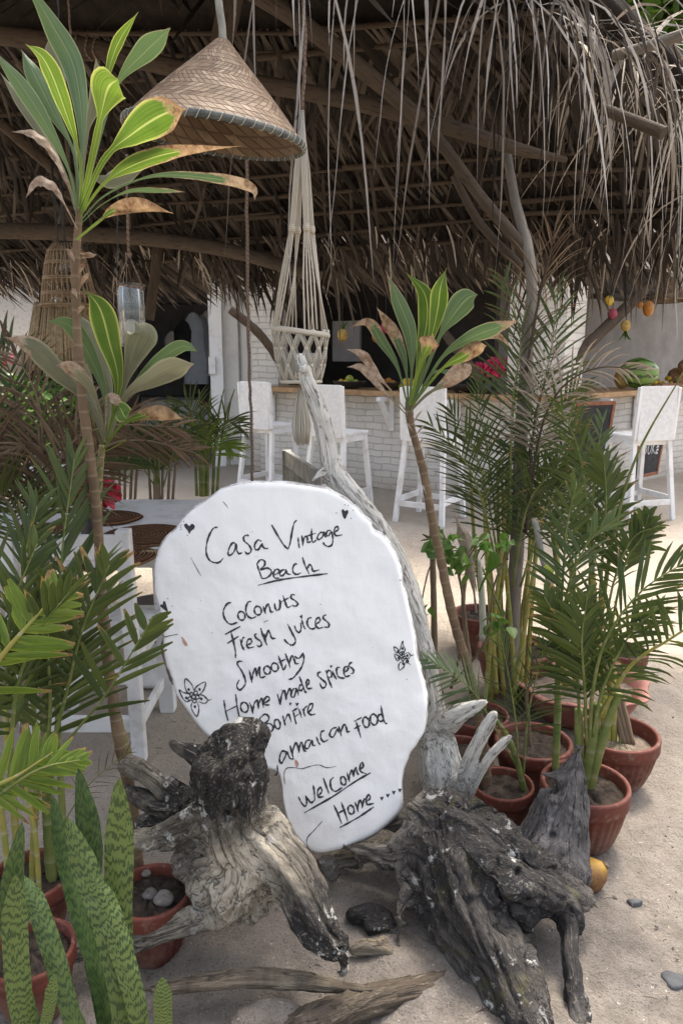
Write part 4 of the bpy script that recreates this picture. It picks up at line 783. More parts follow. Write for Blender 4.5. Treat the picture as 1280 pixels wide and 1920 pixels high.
def leaf(parent,pts,wpx,mat=MCORDY,roll=0,dry=0,fold=.22,pet=.25,wave=.05,peak=.6,curl=0,rnd=None,name='leaf'):
    # a broad strap leaf; wpx half width in pixels, pet the share of the length that is stalk
    q=spl([(*P(*a),) for a in pts],7); pts3=[Vector(a) for a in q]; n=len(q); x,y,Y=pts[len(pts)//2]; W=RP(wpx,x,y,Y); wid=[]
    for i in range(n):
        t=i/(n-1)
        if t<pet: f=.13+.06*t/pet if pet>0 else 0
        else:
            u=(t-pet)/(1-pet); f=(math.sin(PI*u**(math.log(.5)/math.log(peak)))**(.85 if u<peak else 1.5) if 0<u<1 else 0); f=max(f,.17*(1-u)); 
        wid.append(W*max(f,.02))
    m=MB(); wid=[q_*.84 for q_ in wid]; m.strap(pts3,wid,side_of(pts3,roll),fold,dry,rnd,ac=(-1,-.75,-.4,0,.4,.75,1),curl=curl,wave=wave); return m.build(name,mat,parent)
# tall cordyline, left
c=G(268,1760); tc=thing('cordyline_plant','tall cordyline with two ringed brown canes and broad yellow green leaves','plant',c)
Yc=1.78
stem('cane',[(262,1700,1.73,13),(257,1610,1.75,12),(243,1480,1.77,11.5),(222,1380,1.78,10.5),(206,1260,1.8,10),(192,1120,1.8,9.5),(186,1020,1.79,9),(180,950,1.78,9),(170,860,1.77,9.5),(158,770,1.77,9),(149,680,1.76,8.5),(143,580,1.76,8),(142,500,1.75,8),(146,440,1.75,7),(150,390,1.74,6)],tc,MSTEM)
stem('cane',[(243,1430,1.78,10),(226,1370,1.79,9),(207,1290,1.81,8.5),(195,1200,1.83,8),(190,1130,1.84,8),(186,1000,1.86,7),(185,930,1.87,7),(188,880,1.88,6.5),(192,835,1.88,6)],tc,MSTEM2)
for x,y,dx,dy in((147,520,12,-28),(143,495,-18,-30),(148,545,20,-35),(150,475,30,4),(150,485,32,-8),(146,590,12,-18),(146,560,-10,-20)):
    leaf(tc,[(x,y,1.745),(x+dx*.5,y+dy*.6,1.73),(x+dx,y+dy,1.72)],6,MCORDYO,.5,2,pet=.02,name='leaf_scar')
ap=(148,425)
def cl(*pts,**kw):
    w=kw.pop('w'); kw.setdefault('mat',MCORDY); return leaf(kw.pop('to',tc),[(x,y,Y) for x,y,Y in pts],w,**kw)
cl((150,400,1.74),(172,300,1.70),(190,215,1.66),(203,165,1.64),(222,148,1.6),w=40,peak=.62,pet=.42,fold=.12,rnd=.8)
cl((150,400,1.74),(158,300,1.76),(168,230,1.76),(186,170,1.74),(180,108,1.72),w=19,pet=.4,mat=MCORDYO)
cl((152,395,1.73),(195,300,1.66),(250,250,1.60),(305,215,1.55),(350,203,1.52),w=39,peak=.55,pet=.3,fold=.15,roll=.15,dry=.23,rnd=.2)
cl((150,400,1.74),(150,300,1.68),(120,200,1.62),(85,115,1.58),(48,82,1.58),w=22,peak=.5,pet=.3,roll=-.5,rnd=.6)
cl((148,400,1.75),(155,250,1.80),(140,130,1.82),(100,50,1.8),(35,-60,1.75),w=26,peak=.55,pet=.15,mat=MCORDYD,roll=.2)
cl((148,400,1.75),(140,290,1.76),(100,210,1.74),(65,140,1.72),(40,92,1.72),w=20,pet=.25,mat=MCORDYD,roll=.3,rnd=.7)
cl((148,410,1.75),(130,320,1.72),(85,230,1.68),(40,160,1.66),(-20,85,1.64),w=19,pet=.2,mat=MCORDYD,roll=.2)
cl((148,420,1.75),(125,330,1.76),(80,250,1.74),(40,190,1.73),(0,135,1.72),w=14,pet=.2,mat=MCORDYO,roll=.4)
cl((152,400,1.75),(185,220,1.80),(205,130,1.82),(225,75,1.8),(260,22,1.78),w=14,pet=.3,roll=.6,rnd=.6)
cl((152,400,1.75),(195,230,1.82),(225,150,1.82),(270,100,1.78),(320,52,1.72),w=24,pet=.35,mat=MCORDYD,roll=.3,peak=.7,rnd=.9)
cl((152,400,1.76),(135,220,1.86),(115,160,1.9),(100,100,1.9),(92,70,1.9),w=18,pet=.3,mat=MCORDYO)
cl((150,405,1.73),(195,345,1.66),(250,310,1.60),(330,285,1.56),(452,274,1.52),w=21,peak=.42,pet=.3,dry=.33,roll=.5)
cl((150,415,1.73),(200,365,1.68),(290,330,1.62),(400,335,1.58),(470,352,1.56),(478,375,1.555),w=14,pet=.28,dry=.45,roll=.6,mat=MCORDYD)
cl((152,420,1.73),(190,385,1.7),(240,360,1.68),(300,358,1.67),(348,360,1.66),w=8,pet=.3,roll=.8,dry=.2,mat=MCORDYD)
cl((143,450,1.73),(180,420,1.69),(215,395,1.66),(265,385,1.63),(325,400,1.61),w=17,pet=.33,dry=.62,roll=.3,peak=.5)
cl((146,410,1.74),(125,340,1.71),(95,280,1.7),(60,250,1.69),(22,247,1.69),w=11,pet=.1,mat=MCORDYO,dry=.9,roll=.6,wave=.3)
cl((146,430,1.74),(120,380,1.72),(100,350,1.71),(70,340,1.7),(48,372,1.69),w=12,pet=.15,mat=MCORDYO,dry=1.1,roll=.5,wave=.3)
cl((150,410,1.75),(175,340,1.82),(205,340,1.84),(240,325,1.86),(270,318,1.88),w=20,pet=.2,mat=MCORDYO)
# its lower crown on the second cane
cx_=(192,838)
def c2(*pts,**kw): kw.setdefault('mat',MCORDYD); kw.setdefault('peak',.6); return cl(*pts,**kw)
c2((203,822,1.86),(222,720,1.82),(205,640,1.78),(188,580,1.75),(162,545,1.72),w=29,pet=.1,mat=MCORDY,rnd=.1,fold=.1)
c2((203,822,1.86),(235,720,1.84),(255,660,1.82),(268,625,1.8),(252,604,1.8),w=34,pet=.2,mat=MCORDYO,roll=.15,rnd=.3)
c2((205,822,1.86),(235,745,1.80),(290,710,1.75),(330,690,1.72),(365,682,1.7),w=28,pet=.15,mat=MCORDYO,roll=.35,dry=.1,rnd=.9)
c2((205,822,1.86),(245,735,1.83),(290,685,1.8),(340,650,1.77),(373,660,1.75),w=17,pet=.15,mat=MCORDYD,roll=.5,rnd=.8)
c2((200,822,1.86),(195,735,1.84),(165,660,1.81),(130,610,1.78),(85,602,1.76),w=20,pet=.1,roll=-.4,rnd=.8)
c2((200,822,1.87),(205,730,1.90),(170,650,1.9),(150,610,1.9),(140,585,1.9),w=27,pet=.1,mat=MCORDYO,rnd=.1)
c2((198,830,1.85),(165,755,1.82),(110,700,1.78),(60,650,1.75),(8,632,1.74),w=24,pet=.15,mat=MCORDYO,dry=.25,roll=-.2,rnd=.2)
c2((198,825,1.84),(185,760,1.78),(160,715,1.74),(130,690,1.72),(105,685,1.71),w=18,pet=.2,dry=.42,roll=-.5,mat=MCORDYO,rnd=.8)
c2((198,825,1.86),(182,770,1.83),(165,740,1.82),(155,700,1.82),(148,660,1.82),w=19,pet=.2,mat=MCORDYO)
c2((200,825,1.84),(215,775,1.78),(225,765,1.76),(232,778,1.74),(240,786,1.73),w=20,pet=.25,mat=MCORDY,roll=.3,rnd=.2)
c2((197,828,1.84),(200,760,1.80),(200,742,1.79),(212,745,1.77),(232,765,1.76),w=11,pet=.5,mat=MCORDYO,dry=1.2,wave=.3)
c2((193,845,1.85),(225,800,1.80),(265,780,1.76),(305,775,1.73),(345,786,1.71),w=17,pet=.25,mat=MCORDY,dry=.55,roll=.2,rnd=.1)
c2((190,850,1.85),(215,838,1.82),(237,824,1.8),w=5,pet=.9,mat=MCORDY,rnd=.9,dry=.1)
c2((192,840,1.86),(175,790,1.86),(165,765,1.86),w=5,pet=.9,mat=MCORDY)
c2((194,835,1.85),(190,800,1.86),(186,760,1.86),w=6,pet=.9,mat=MCORDY)
# right cordyline
c=G(915,1520); rc=thing('cordyline_plant','slender cordyline with one thin leaning cane and green leaves edged with brown','plant',c)
stem('cane',[(912,1490,2.14,12),(906,1410,2.15,10),(893,1320,2.16,9.5),(876,1250,2.17,9),(855,1180,2.18,9),(838,1110,2.18,9),(822,1030,2.19,8.5),(807,960,2.19,8),(797,900,2.2,8),(785,850,2.2,7.5),(772,805,2.2,7),(767,775,2.2,8),(768,745,2.2,8)],rc,MSTEM)
for x,y,dx,dy in((777,820,22,-25),(775,812,-16,-22),(790,870,18,-26),(783,840,10,-18),(772,800,20,-32),(800,930,-10,-22)): leaf(rc,[(x,y,2.19),(x+dx*.5,y+dy*.6,2.17),(x+dx,y+dy,2.16)],2.5,MDEADP,.5,0,pet=.02,name='leaf_scar')
def c3(*pts,**kw): kw['to']=rc; kw.setdefault('mat',MCORDYD); kw.setdefault('peak',.55); return cl(*pts,**kw)
c3((768,765,2.18),(772,680,2.14),(768,620,2.12),(745,560,2.10),(722,505,2.08),w=18,pet=.15,roll=.3,dry=.18,rnd=.6)
c3((770,760,2.2),(788,660,2.22),(800,600,2.22),(795,550,2.2),(760,510,2.18),w=21,pet=.1,mat=MCORDY,rnd=.0)
c3((770,760,2.18),(806,640,2.14),(820,580,2.12),(825,540,2.1),(836,503,2.1),w=20,pet=.15,mat=MCORDY,rnd=.05)
c3((772,760,2.18),(820,640,2.12),(850,590,2.08),(875,560,2.06),(895,552,2.05),w=27,pet=.25,roll=.2,rnd=.5)
c3((773,760,2.16),(830,670,2.08),(880,635,2.02),(930,615,1.98),(975,600,1.95),w=18,pet=.2,roll=.4,dry=.22,rnd=.7)
c3((773,760,2.15),(825,695,2.08),(865,670,2.04),(895,652,2.02),(912,648,2.0),w=18,pet=.25,mat=MCORDY,dry=.5,roll=.3,rnd=.3)
c3((768,760,2.14),(785,690,2.06),(800,655,2.02),(805,640,2.0),(812,626,2.0),w=23,pet=.35,mat=MCORDY,dry=.55,rnd=.7,peak=.5)
c3((774,760,2.2),(830,665,2.2),(880,640,2.18),(930,630,2.16),(960,655,2.14),w=11,pet=.2,dry=.5,roll=.7)
c3((770,770,2.18),(800,740,2.12),(840,715,2.08),(870,690,2.06),(872,680,2.06),w=21,pet=.3,mat=MCORDYO,dry=.65,roll=.2,rnd=.3)
c3((772,765,2.2),(810,700,2.22),(850,700,2.2),(862,690,2.2),(868,675,2.2),w=16,pet=.3,roll=-.2)
c3((766,770,2.18),(745,690,2.15),(715,640,2.13),(690,605,2.12),(655,614,2.12),w=13,pet=.15,roll=-.3,dry=.38)
c3((766,770,2.18),(760,690,2.12),(745,640,2.1),(725,605,2.08),(705,575,2.07),w=14,pet=.15,dry=.55,roll=-.3)
c3((764,775,2.17),(735,735,2.12),(705,700,2.1),(680,665,2.08),(650,655,2.08),w=11,pet=.3,dry=.85,roll=.3,mat=MCORDYO,wave=.25)
c3((764,780,2.16),(740,755,2.12),(712,725,2.1),(680,690,2.09),(650,688,2.09),w=10,pet=.35,dry=.8,roll=.3,mat=MCORDYO,wave=.25)
# ---------------------------------------------------------------- palms
def frond(parent,pts,L,n=26,mat=MPALM,w=.011,roll=0,r=.005,droop=.06,ang=(65,22),dry=(-.3,.25),start=.15,keep=1,vee=.35,cane=MCANEG,asym=1,tipcut=False,wob=.09,name='frond'):
    q=spl(pts if hasattr(pts[0],'x') else [tuple(P(*a)) for a in pts],8); p3=[Vector(a) for a in q]; m_=len(p3); side=side_of(p3,roll); ln=[0]
    for i in range(1,m_): ln.append(ln[-1]+(p3[i]-p3[i-1]).length)
    T=ln[-1]; m=MB()
    for k in range(n):
        t=start+(1-start)*(k+.5)/n; d=t*T; i=max(j for j in range(m_) if ln[j]<=d); i=min(i,m_-2); f=(d-ln[i])/(ln[i+1]-ln[i]+1e-9)
        p=p3[i].lerp(p3[i+1],f); tg=(p3[i+1]-p3[i]).normalized(); sd=(side[i]-tg*side[i].dot(tg)).normalized(); up=sd.cross(tg)
        u=(t-start)/(1-start); ll=L*(.45+.55*math.sin(PI*min(1,u*.78+.22)))*(1-.35*u)
        for s in(-1,1):
            if random.random()>keep*.82: continue
            a=R_(ang[0]+(ang[1]-ang[0])*u+random.gauss(0,5)); l2=ll*random.uniform(.88,1.08)*(asym if s>0 else 1)
            dd=(tg*math.cos(a)+sd*(s*math.sin(a))+up*(vee*random.uniform(.6,1.3))).normalized(); pp=p.copy(); ps=[]; nk=5
            for z in range(nk+1):
                ps.append(pp.copy()); dd=(dd+V(random.gauss(0,wob*.3),random.gauss(0,wob*.3),-droop*(.4+z*.45))).normalized(); pp=pp+dd*(l2/nk)
            ww=w*(.75 if tipcut else .46)*random.uniform(.75,1.2); wid=[ww*c for c in((.45,.9,1,.9,.65,.3 if tipcut else .06))]
            ls=tg.cross(dd); ls=dd.cross(up) if True else ls
            m.strap(ps,wid,[ls if s>0 else ls]*(nk+1),random.uniform(.2,.5),random.uniform(*dry),None,(-1,0,1))
    o=m.build(name,mat,parent)
    m=MB(); m.cur=((0,0,random.random()),0); m.tube(p3,[r*(1-.8*i/(m_-1)) for i in range(m_)],6); m.build('rachis',cane,o); return o
def palm(label,px,py,group=None,name='areca_palm'): return thing(name,label,'palm',G(px,py),group)
def canes(root,lst,mat=MCANE,n=8):
    for pts in lst: stem('cane',pts,root,mat,n,.03)
GP='palms in the garden bed'
# A: the vivid palm in the front right pot
a=palm('vivid green palm with thick arching fronds in the front right pot',1090,1560,GP)
canes(a,[[(1095,1500,2.07,9),(1103,1440,2.06,10),(1112,1380,2.06,11),(1120,1320,2.06,8)],[(1085,1500,2.08,8),(1085,1420,2.08,9),(1084,1330,2.08,8)],[(1100,1500,2.06,8),(1120,1420,2.05,9),(1140,1350,2.04,8),(1160,1300,2.03,7)]],MCANEG)
frond(a,[(1120,1350,2.06),(1180,1250,1.98),(1260,1195,1.9),(1360,1130,1.82)],.20,22,w=.014,roll=.5,r=.008,start=.12,droop=.12,cane=MCANE,vee=.5,ang=(80,40))
frond(a,[(1105,1400,2.06),(1110,1300,2.03),(1135,1200,1.99),(1200,1110,1.94),(1290,1050,1.9)],.24,22,w=.012,roll=.15,r=.007,start=.3,droop=.04)
frond(a,[(1085,1400,2.08),(1082,1280,2.06),(1060,1190,2.05),(1020,1120,2.03)],.17,18,w=.012,roll=-.2,r=.006,start=.35,tipcut=True,dry=(-.2,.25))
frond(a,[(1100,1400,2.06),(1095,1290,2.04),(1090,1200,2.0),(1100,1120,1.97)],.19,20,w=.012,roll=.3,r=.006,start=.3,tipcut=True,dry=(-.2,.2))
frond(a,[(1110,1380,2.05),(1130,1290,2.02),(1180,1190,1.98),(1235,1140,1.95)],.17,20,w=.012,roll=-.3,r=.006,start=.3)
# D/E: slim arching fronds in front
a=palm('young palm with a low blue green frond reaching toward the antler branches',1010,1490,GP)
canes(a,[[(985,1500,2.12,6),(972,1440,2.12,6),(955,1390,2.11,5),(930,1350,2.1,4)],[(1040,1450,2.14,7),(1044,1350,2.15,7),(1046,1250,2.16,6),(1050,1150,2.17,5)]],MCANEG)
frond(a,[(970,1440,2.12),(930,1370,2.08),(880,1290,2.02),(800,1235,1.96)],.13,18,MPALMB,w=.009,roll=.5,r=.004,start=.45,cane=MCANEG,droop=.03)
frond(a,[(970,1450,2.12),(968,1370,2.08),(955,1280,2.06),(935,1180,2.04)],.15,20,w=.004,roll=.2,r=.004,start=.3,droop=.05,keep=.9)
frond(a,[(980,1460,2.12),(988,1350,2.1),(1005,1270,2.08),(1030,1180,2.05)],.14,20,w=.006,roll=-.2,r=.004,start=.3)
frond(a,[(1046,1300,2.15),(1052,1130,2.16),(1062,990,2.14),(1080,905,2.1)],.16,20,w=.011,roll=.1,r=.006,start=.35,droop=.05,mat=MPALM)
frond(a,[(1046,1300,2.15),(1060,1120,2.14),(1100,1020,2.1),(1150,975,2.05)],.16,18,w=.011,roll=.4,r=.005,start=.4,mat=MPALMB)
# B: tall palm behind, dark thin cane leaning right to the top
a=palm('tall feathery palm in front of the far right bar stool',1150,1450,GP)
canes(a,[[(1140,1420,2.4,8),(1130,1300,2.42,8),(1118,1200,2.43,7),(1110,1080,2.44,6)],[(1150,1420,2.4,7),(1148,1300,2.42,7),(1145,1150,2.44,6)]],MCANE)
frond(a,[(1120,1200,2.43),(1150,1000,2.43),(1195,850,2.4),(1285,690,2.35)],.02,3,w=.004,r=.009,roll=.1,start=.9)
frond(a,[(1115,1200,2.43),(1110,990,2.45),(1115,880,2.43),(1130,785,2.4)],.15,18,w=.011,roll=.2,r=.006,start=.4,mat=MPALMB)
frond(a,[(1112,1200,2.43),(1100,960,2.45),(1085,850,2.45),(1050,760,2.42)],.22,18,w=.011,roll=-.2,r=.006,start=.4)
frond(a,[(1120,1180,2.43),(1130,1020,2.43),(1135,930,2.4),(1130,850,2.36)],.17,18,w=.011,roll=.3,r=.006,start=.4,tipcut=True,dry=(-.2,.15))
frond(a,[(1140,1200,2.42),(1170,1060,2.38),(1200,1010,2.35),(1215,965,2.33)],.13,14,w=.015,roll=.3,r=.005,start=.5,tipcut=True,dry=(-.2,.2))
frond(a,[(1130,1200,2.42),(1150,1090,2.38),(1185,1010,2.34),(1235,985,2.3)],.15,16,w=.009,roll=.6,r=.005,start=.4)
# H: clump of yellow canes with many fronds round the post
a=palm('clumping palm with many yellow canes round the grey roof post',955,1290,GP)
yc=[]
for i in range(12):
    x0=905+i*7+random.uniform(-5,5); x1=x0+random.uniform(-60,60); yc.append([(x0,1300+random.uniform(-10,30),2.80+.04*(i%4),4.5),(x0+.35*(x1-x0),1180,2.8+.04*(i%4),4.5),(x0+.8*(x1-x0),1020,2.82+.04*(i%4),3.6),(x1,880,2.84+.04*(i%4),2.5)])
canes(a,yc,MCANE)
for pts,L,n,w,mt,rl in [
 ([(940,1100,2.84),(915,940,2.82),(890,850,2.78),(845,770,2.74)],.25,26,.009,MPALM,-.2),([(935,1080,2.76),(900,930,2.7),(860,850,2.64),(800,790,2.58)],.22,24,.008,MPALM,-.4),
 ([(950,1050,2.84),(955,860,2.86),(965,740,2.86),(985,560,2.84)],.26,26,.008,MPALM,.1),
 ([(965,1050,2.78),(1000,870,2.76),(1040,780,2.72),(1090,720,2.68)],.26,26,.010,MPALM,.3),
 ([(960,1100,2.76),(985,960,2.72),(1020,900,2.66),(1070,860,2.6)],.2,24,.010,MPALM,.4),([(940,1060,2.86),(915,860,2.88),(900,780,2.88),(895,720,2.88)],.22,22,.009,MPALM,-.1),
 ([(955,1000,2.78),(960,760,2.8),(975,640,2.8),(945,520,2.78)],.26,24,.009,MPALM,.1),([(965,1000,2.78),(1010,760,2.78),(1035,640,2.76),(1042,540,2.74)],.28,28,.009,MPALM,.0),
 ([(940,1150,2.74),(900,1060,2.68),(860,1030,2.62),(800,1010,2.58)],.12,16,.008,MPALMB,-.3),([(975,1100,2.76),(1020,960,2.74),(1060,900,2.7),(1120,850,2.66)],.2,22,.011,MPALM,.3)]:
    frond(a,pts,L,n,mt,w=w,roll=rl,r=.005,start=.3,droop=.05,cane=MCANEG)
# brown dying fronds
frond(a,[(985,1000,2.74),(1010,820,2.7),(1050,730,2.64),(1120,690,2.58),(1210,695,2.5)],.20,26,MDEADP,w=.008,roll=.4,r=.006,start=.35,droop=.14,cane=MPOLE,name='dead_frond')
frond(a,[(985,1000,2.74),(1000,800,2.72),(1020,720,2.7),(1045,640,2.68)],.2,20,MDEADP,w=.006,roll=.1,r=.005,start=.45,droop=.05,cane=MPOLE,name='dead_frond')
frond(a,[(985,700,2.8),(1010,560,2.72),(1030,480,2.66),(1040,420,2.6)],.26,20,MDEAD,w=.005,roll=.2,r=.006,start=.15,droop=.10,cane=MPOLE,name='dead_frond',ang=(50,15))
# background palm behind these
a=palm('palm with broad leaflets behind the pink bowl planter',1100,1330,GP)
canes(a,[[(1080,1290,2.85,6),(1075,1180,2.86,6),(1070,1050,2.87,5)],[(1100,1290,2.85,6),(1105,1150,2.86,6),(1110,1020,2.88,5)],[(1060,1290,2.85,6),(1050,1150,2.86,6),(1040,1000,2.88,5)]],MCANE)
for pts,L,n,w,mt,rl in [([(1075,1150,2.86),(1080,1000,2.84),(1085,900,2.8),(1105,810,2.76)],.18,20,.012,MPALM,.2),([(1100,1120,2.86),(1125,1000,2.84),(1140,930,2.8),(1160,890,2.76)],.15,18,.012,MPALM,.3),([(1050,1120,2.86),(1035,980,2.84),(1015,900,2.8),(985,850,2.76)],.2,22,.010,MPALM,-.2),([(1045,1100,2.88),(1030,950,2.86),(1050,850,2.84),(1080,800,2.8)],.2,20,.012,MPALM,.1)]: frond(a,pts,L,n,mt,w=w,roll=rl,start=.3,droop=.05)
# C2: small vine shrub beside the sign's right edge
a=thing('vine_shrub','scraggly climbing shrub with small heart leaves on a thin grey stake','plant',G(838,1330))
stem('stake',[(808,960,2.42,5),(812,1100,2.4,6),(815,1250,2.38,6),(820,1400,2.36,6)],a,MTRUNK)
for pts in ([(845,1290,2.35,3),(870,1180,2.3,3),(860,1080,2.28,2.5),(830,1000,2.26,2)],[(830,1300,2.35,2),(790,1180,2.3,1.5),(800,1080,2.28,1.5),(825,1030,2.27,1.2)],[(850,1280,2.35,2.5),(910,1200,2.3,2.5),(925,1100,2.28,2),(960,1020,2.26,1.5)],[(860,1080,2.28,2),(900,1010,2.24,1.5),(940,980,2.2,1)]): stem('twig',pts,a,MTRUNK,5)
m=MB()
for cx,cy,sx,sy,nn in((835,1010,26,26,26),(860,1050,22,24,22),(905,1020,26,22,14),(800,1140,12,14,6),(925,1170,22,28,14),(815,1020,16,18,10),(950,1010,22,18,8)):
    for i in range(nn):
        x,y=random.gauss(cx,sx*.6),random.gauss(cy,sy*.6); p=P(x,y,2.27+random.uniform(-.05,.05)); d=V(random.gauss(0,.6),random.gauss(-.2,.4),random.uniform(-1,.3)).normalized(); l=random.uniform(.022,.05)
        ps=[p+d*l*t for t in(0,.15,.4,.7,1)]; m.strap(ps,[.001,l*.34,l*.4,l*.25,.001],[V(random.gauss(0,1),random.gauss(0,1),random.gauss(0,.4))]*5,.2,-.5)
m.build('leaves',MHERB,a)
# white stemmed plant in the back pot, with a big papery dry leaf
a=thing('corn_plant','white stemmed plant with one papery dried leaf in the back pot','plant',G(905,1225))
stem('stem',[(905,1200,2.6,7),(903,1120,2.58,6),(898,1050,2.56,3.5)],a,simple('pale plant stem',(.36,.37,.28),(.50,.50,.40),20,.6,.001))
leaf(a,[(893,1150,2.5),(885,1080,2.46),(875,1020,2.44),(852,965,2.42)],16,MDEADP,.3,0,pet=.1,wave=.3,fold=.6,name='dry_leaf')
leaf(a,[(893,1110,2.5),(885,1050,2.46),(870,1025,2.44),(850,1040,2.43)],7,MHERB,.4,-.5,pet=.05); leaf(a,[(897,1110,2.5),(915,1070,2.46),(925,1050,2.44),(918,1030,2.43)],16,MHERB,.2,-.5,pet=.2)
stem('twig',[(878,1240,2.45,7),(872,1180,2.45,5),(868,1120,2.46,4),(880,1040,2.46,3)],a,MTRUNK,6)
o=stem('wooden_stake',[(1001,972,2.5,7),(1020,1060,2.48,7),(1052,1160,2.46,7),(1075,1260,2.44,6)],None,MGREYWOOD,4,0); tag(o,'plain wooden stake leaning among the palm canes','stake')
o=stem('dry_twig',[(697,0,0,0)]*0 or [(688+305,1400,2.2,3),(700+290,1350,2.2,4),(697+290,1300,2.2,3),(1010,1240,2.2,2)],None,MTRUNK,5); tag(o,'bare thin twig standing in the wide pot','twig')
p=P(1028,1068,2.4); m=MB(); r=RP(11,1028,1068,2.4); m.lathe([(.0005,r*1.15),(r*.25,r*1.05),(r*.8,r*.5),(r,0),(r*.8,-r*.6),(r*.3,-r*1.05),(.0005,-r*1.2)],p,16); tag(m.build('lime',MGREENF,None,p),'single green lime hanging among the palm canes','fruit')
# dry grass and weeds in the rightmost pot
q,rB,hB=pB; m=MB()
for i in range(40):
    t=random.uniform(0,6.3); rr=random.random()**.5*rB*.75; p=q.location+V(rr*math.cos(t),rr*math.sin(t),hB*.71); droop_strap(m,p,V(random.gauss(0,.7),random.gauss(0,.7),random.uniform(.1,1)),random.uniform(.02,.10),.0015,V(1,.2,0),.08,3)
o=m.build('weed_tuft',MHERB,None,q.location); tag(o,'tiny green weeds sprouting in the farthest right pot','weeds',kind='stuff')
# dry stalks in the bowl
for i in range(3): tag(stem('dry_stalk',[(1110+12*i,1220,2.5,5),(1140+9*i,1290,2.45,6),(1170+7*i,1400,2.38,7)],None,MTRUNK,6),'dry brown palm stalk bent over the pink bowl planter','stalk','dry palm stalks over the bowl')
# ---------------------------------------------------------------- left palms
a=palm('leafy palm with yellow canes and scissor cut frond tips at the left edge',68,1735,GP)
canes(a,[[(60,1690,1.66,6),(62,1600,1.68,6),(70,1450,1.7,6),(60,1300,1.72,5),(40,1150,1.72,4)],[(35,1680,1.64,7),(30,1560,1.66,7),(20,1450,1.66,7),(10,1330,1.66,6)],[(75,1690,1.65,5),(68,1580,1.66,5),(50,1470,1.67,5),(45,1360,1.68,4)],[(20,1690,1.63,6),(8,1560,1.63,6),(-10,1450,1.63,6)]],MCANE)
canes(a,[[(100,1660,1.7,13),(92,1560,1.71,11),(88,1480,1.72,9),(90,1300,1.73,6),(95,1150,1.74,4)],[(118,1640,1.7,7),(118,1540,1.7,7),(112,1420,1.71,6),(105,1250,1.72,5)]],MCANEG)
frond(a,[(-60,1330,1.40),(0,1235,1.40),(60,1165,1.42),(125,1095,1.45)],.15,14,MPALMY,w=.014,roll=.1,r=.008,start=.05,tipcut=True,dry=(-.05,.28),droop=.0,cane=MCANE,ang=(75,45),vee=.2)
frond(a,[(-70,1500,1.3),(0,1470,1.3),(40,1450,1.3),(100,1410,1.3)],.13,12,MPALMY,w=.011,roll=.2,r=.007,start=.1,tipcut=True,dry=(-.05,.2),droop=.0,cane=MCANE,ang=(70,30),vee=.2)
frond(a,[(-40,1520,1.3),(20,1475,1.3),(80,1440,1.29),(150,1425,1.28)],.1,10,MPALMY,w=.010,roll=.1,r=.005,start=.2,tipcut=True,dry=(-.05,.2),droop=.0,ang=(60,20))
frond(a,[(90,1430,1.6),(125,1300,1.58),(155,1180,1.56),(205,1060,1.54)],.21,18,MPALM,w=.011,roll=.25,r=.006,start=.3,tipcut=True,dry=(-.1,.3),droop=.02,ang=(60,30))
frond(a,[(85,1450,1.62),(95,1330,1.58),(90,1200,1.55),(100,1090,1.52)],.21,16,MPALM,w=.012,roll=-.1,r=.006,start=.2,tipcut=True,dry=(-.3,.15),droop=.04)
frond(a,[(60,1500,1.6),(120,1400,1.55),(200,1300,1.5),(285,1160,1.48)],.15,14,MPALM,w=.012,roll=.4,r=.005,start=.55,tipcut=True,dry=(-.1,.15),droop=.0,ang=(60,40))
frond(a,[(20,1450,1.5),(30,1300,1.46),(70,1190,1.44),(130,1110,1.42)],.2,18,MPALM,w=.018,roll=.8,r=.006,start=.2,droop=.02)
frond(a,[(-30,1400,1.5),(10,1280,1.48),(20,1150,1.48),(70,1020,1.48)],.2,18,MPALM,w=.016,roll=.3,r=.006,start=.2,droop=.03)
frond(a,[(90,1500,1.66),(60,1300,1.66),(40,1100,1.68),(70,950,1.68)],.24,22,MPALM,w=.014,roll=-.1,r=.006,start=.25,droop=.04)
frond(a,[(95,1480,1.68),(115,1250,1.7),(115,1060,1.72),(140,860,1.72)],.28,24,MPALM,w=.014,roll=.1,r=.006,start=.35,droop=.03,ang=(45,15))
frond(a,[(60,1400,1.7),(10,1200,1.72),(-30,1080,1.74),(-60,980,1.74)],.28,22,MPALM,w=.011,roll=-.2,r=.006,start=.2,droop=.03)
frond(a,[(110,1560,1.66),(160,1480,1.62),(215,1430,1.6),(255,1400,1.58)],.07,10,MDEAD,w=.003,roll=.2,r=.002,start=.3,name='dead_frond')
b=palm('dry palm with grey brown drooping fronds on the left behind the cordyline',60,1600,GP)
canes(b,[[(40,1600,2.3,8),(45,1400,2.3,8),(50,1200,2.3,7),(60,1000,2.3,6)],[(90,1600,2.3,8),(85,1400,2.3,8),(80,1200,2.3,7),(90,1000,2.3,6)]],MTRUNK)
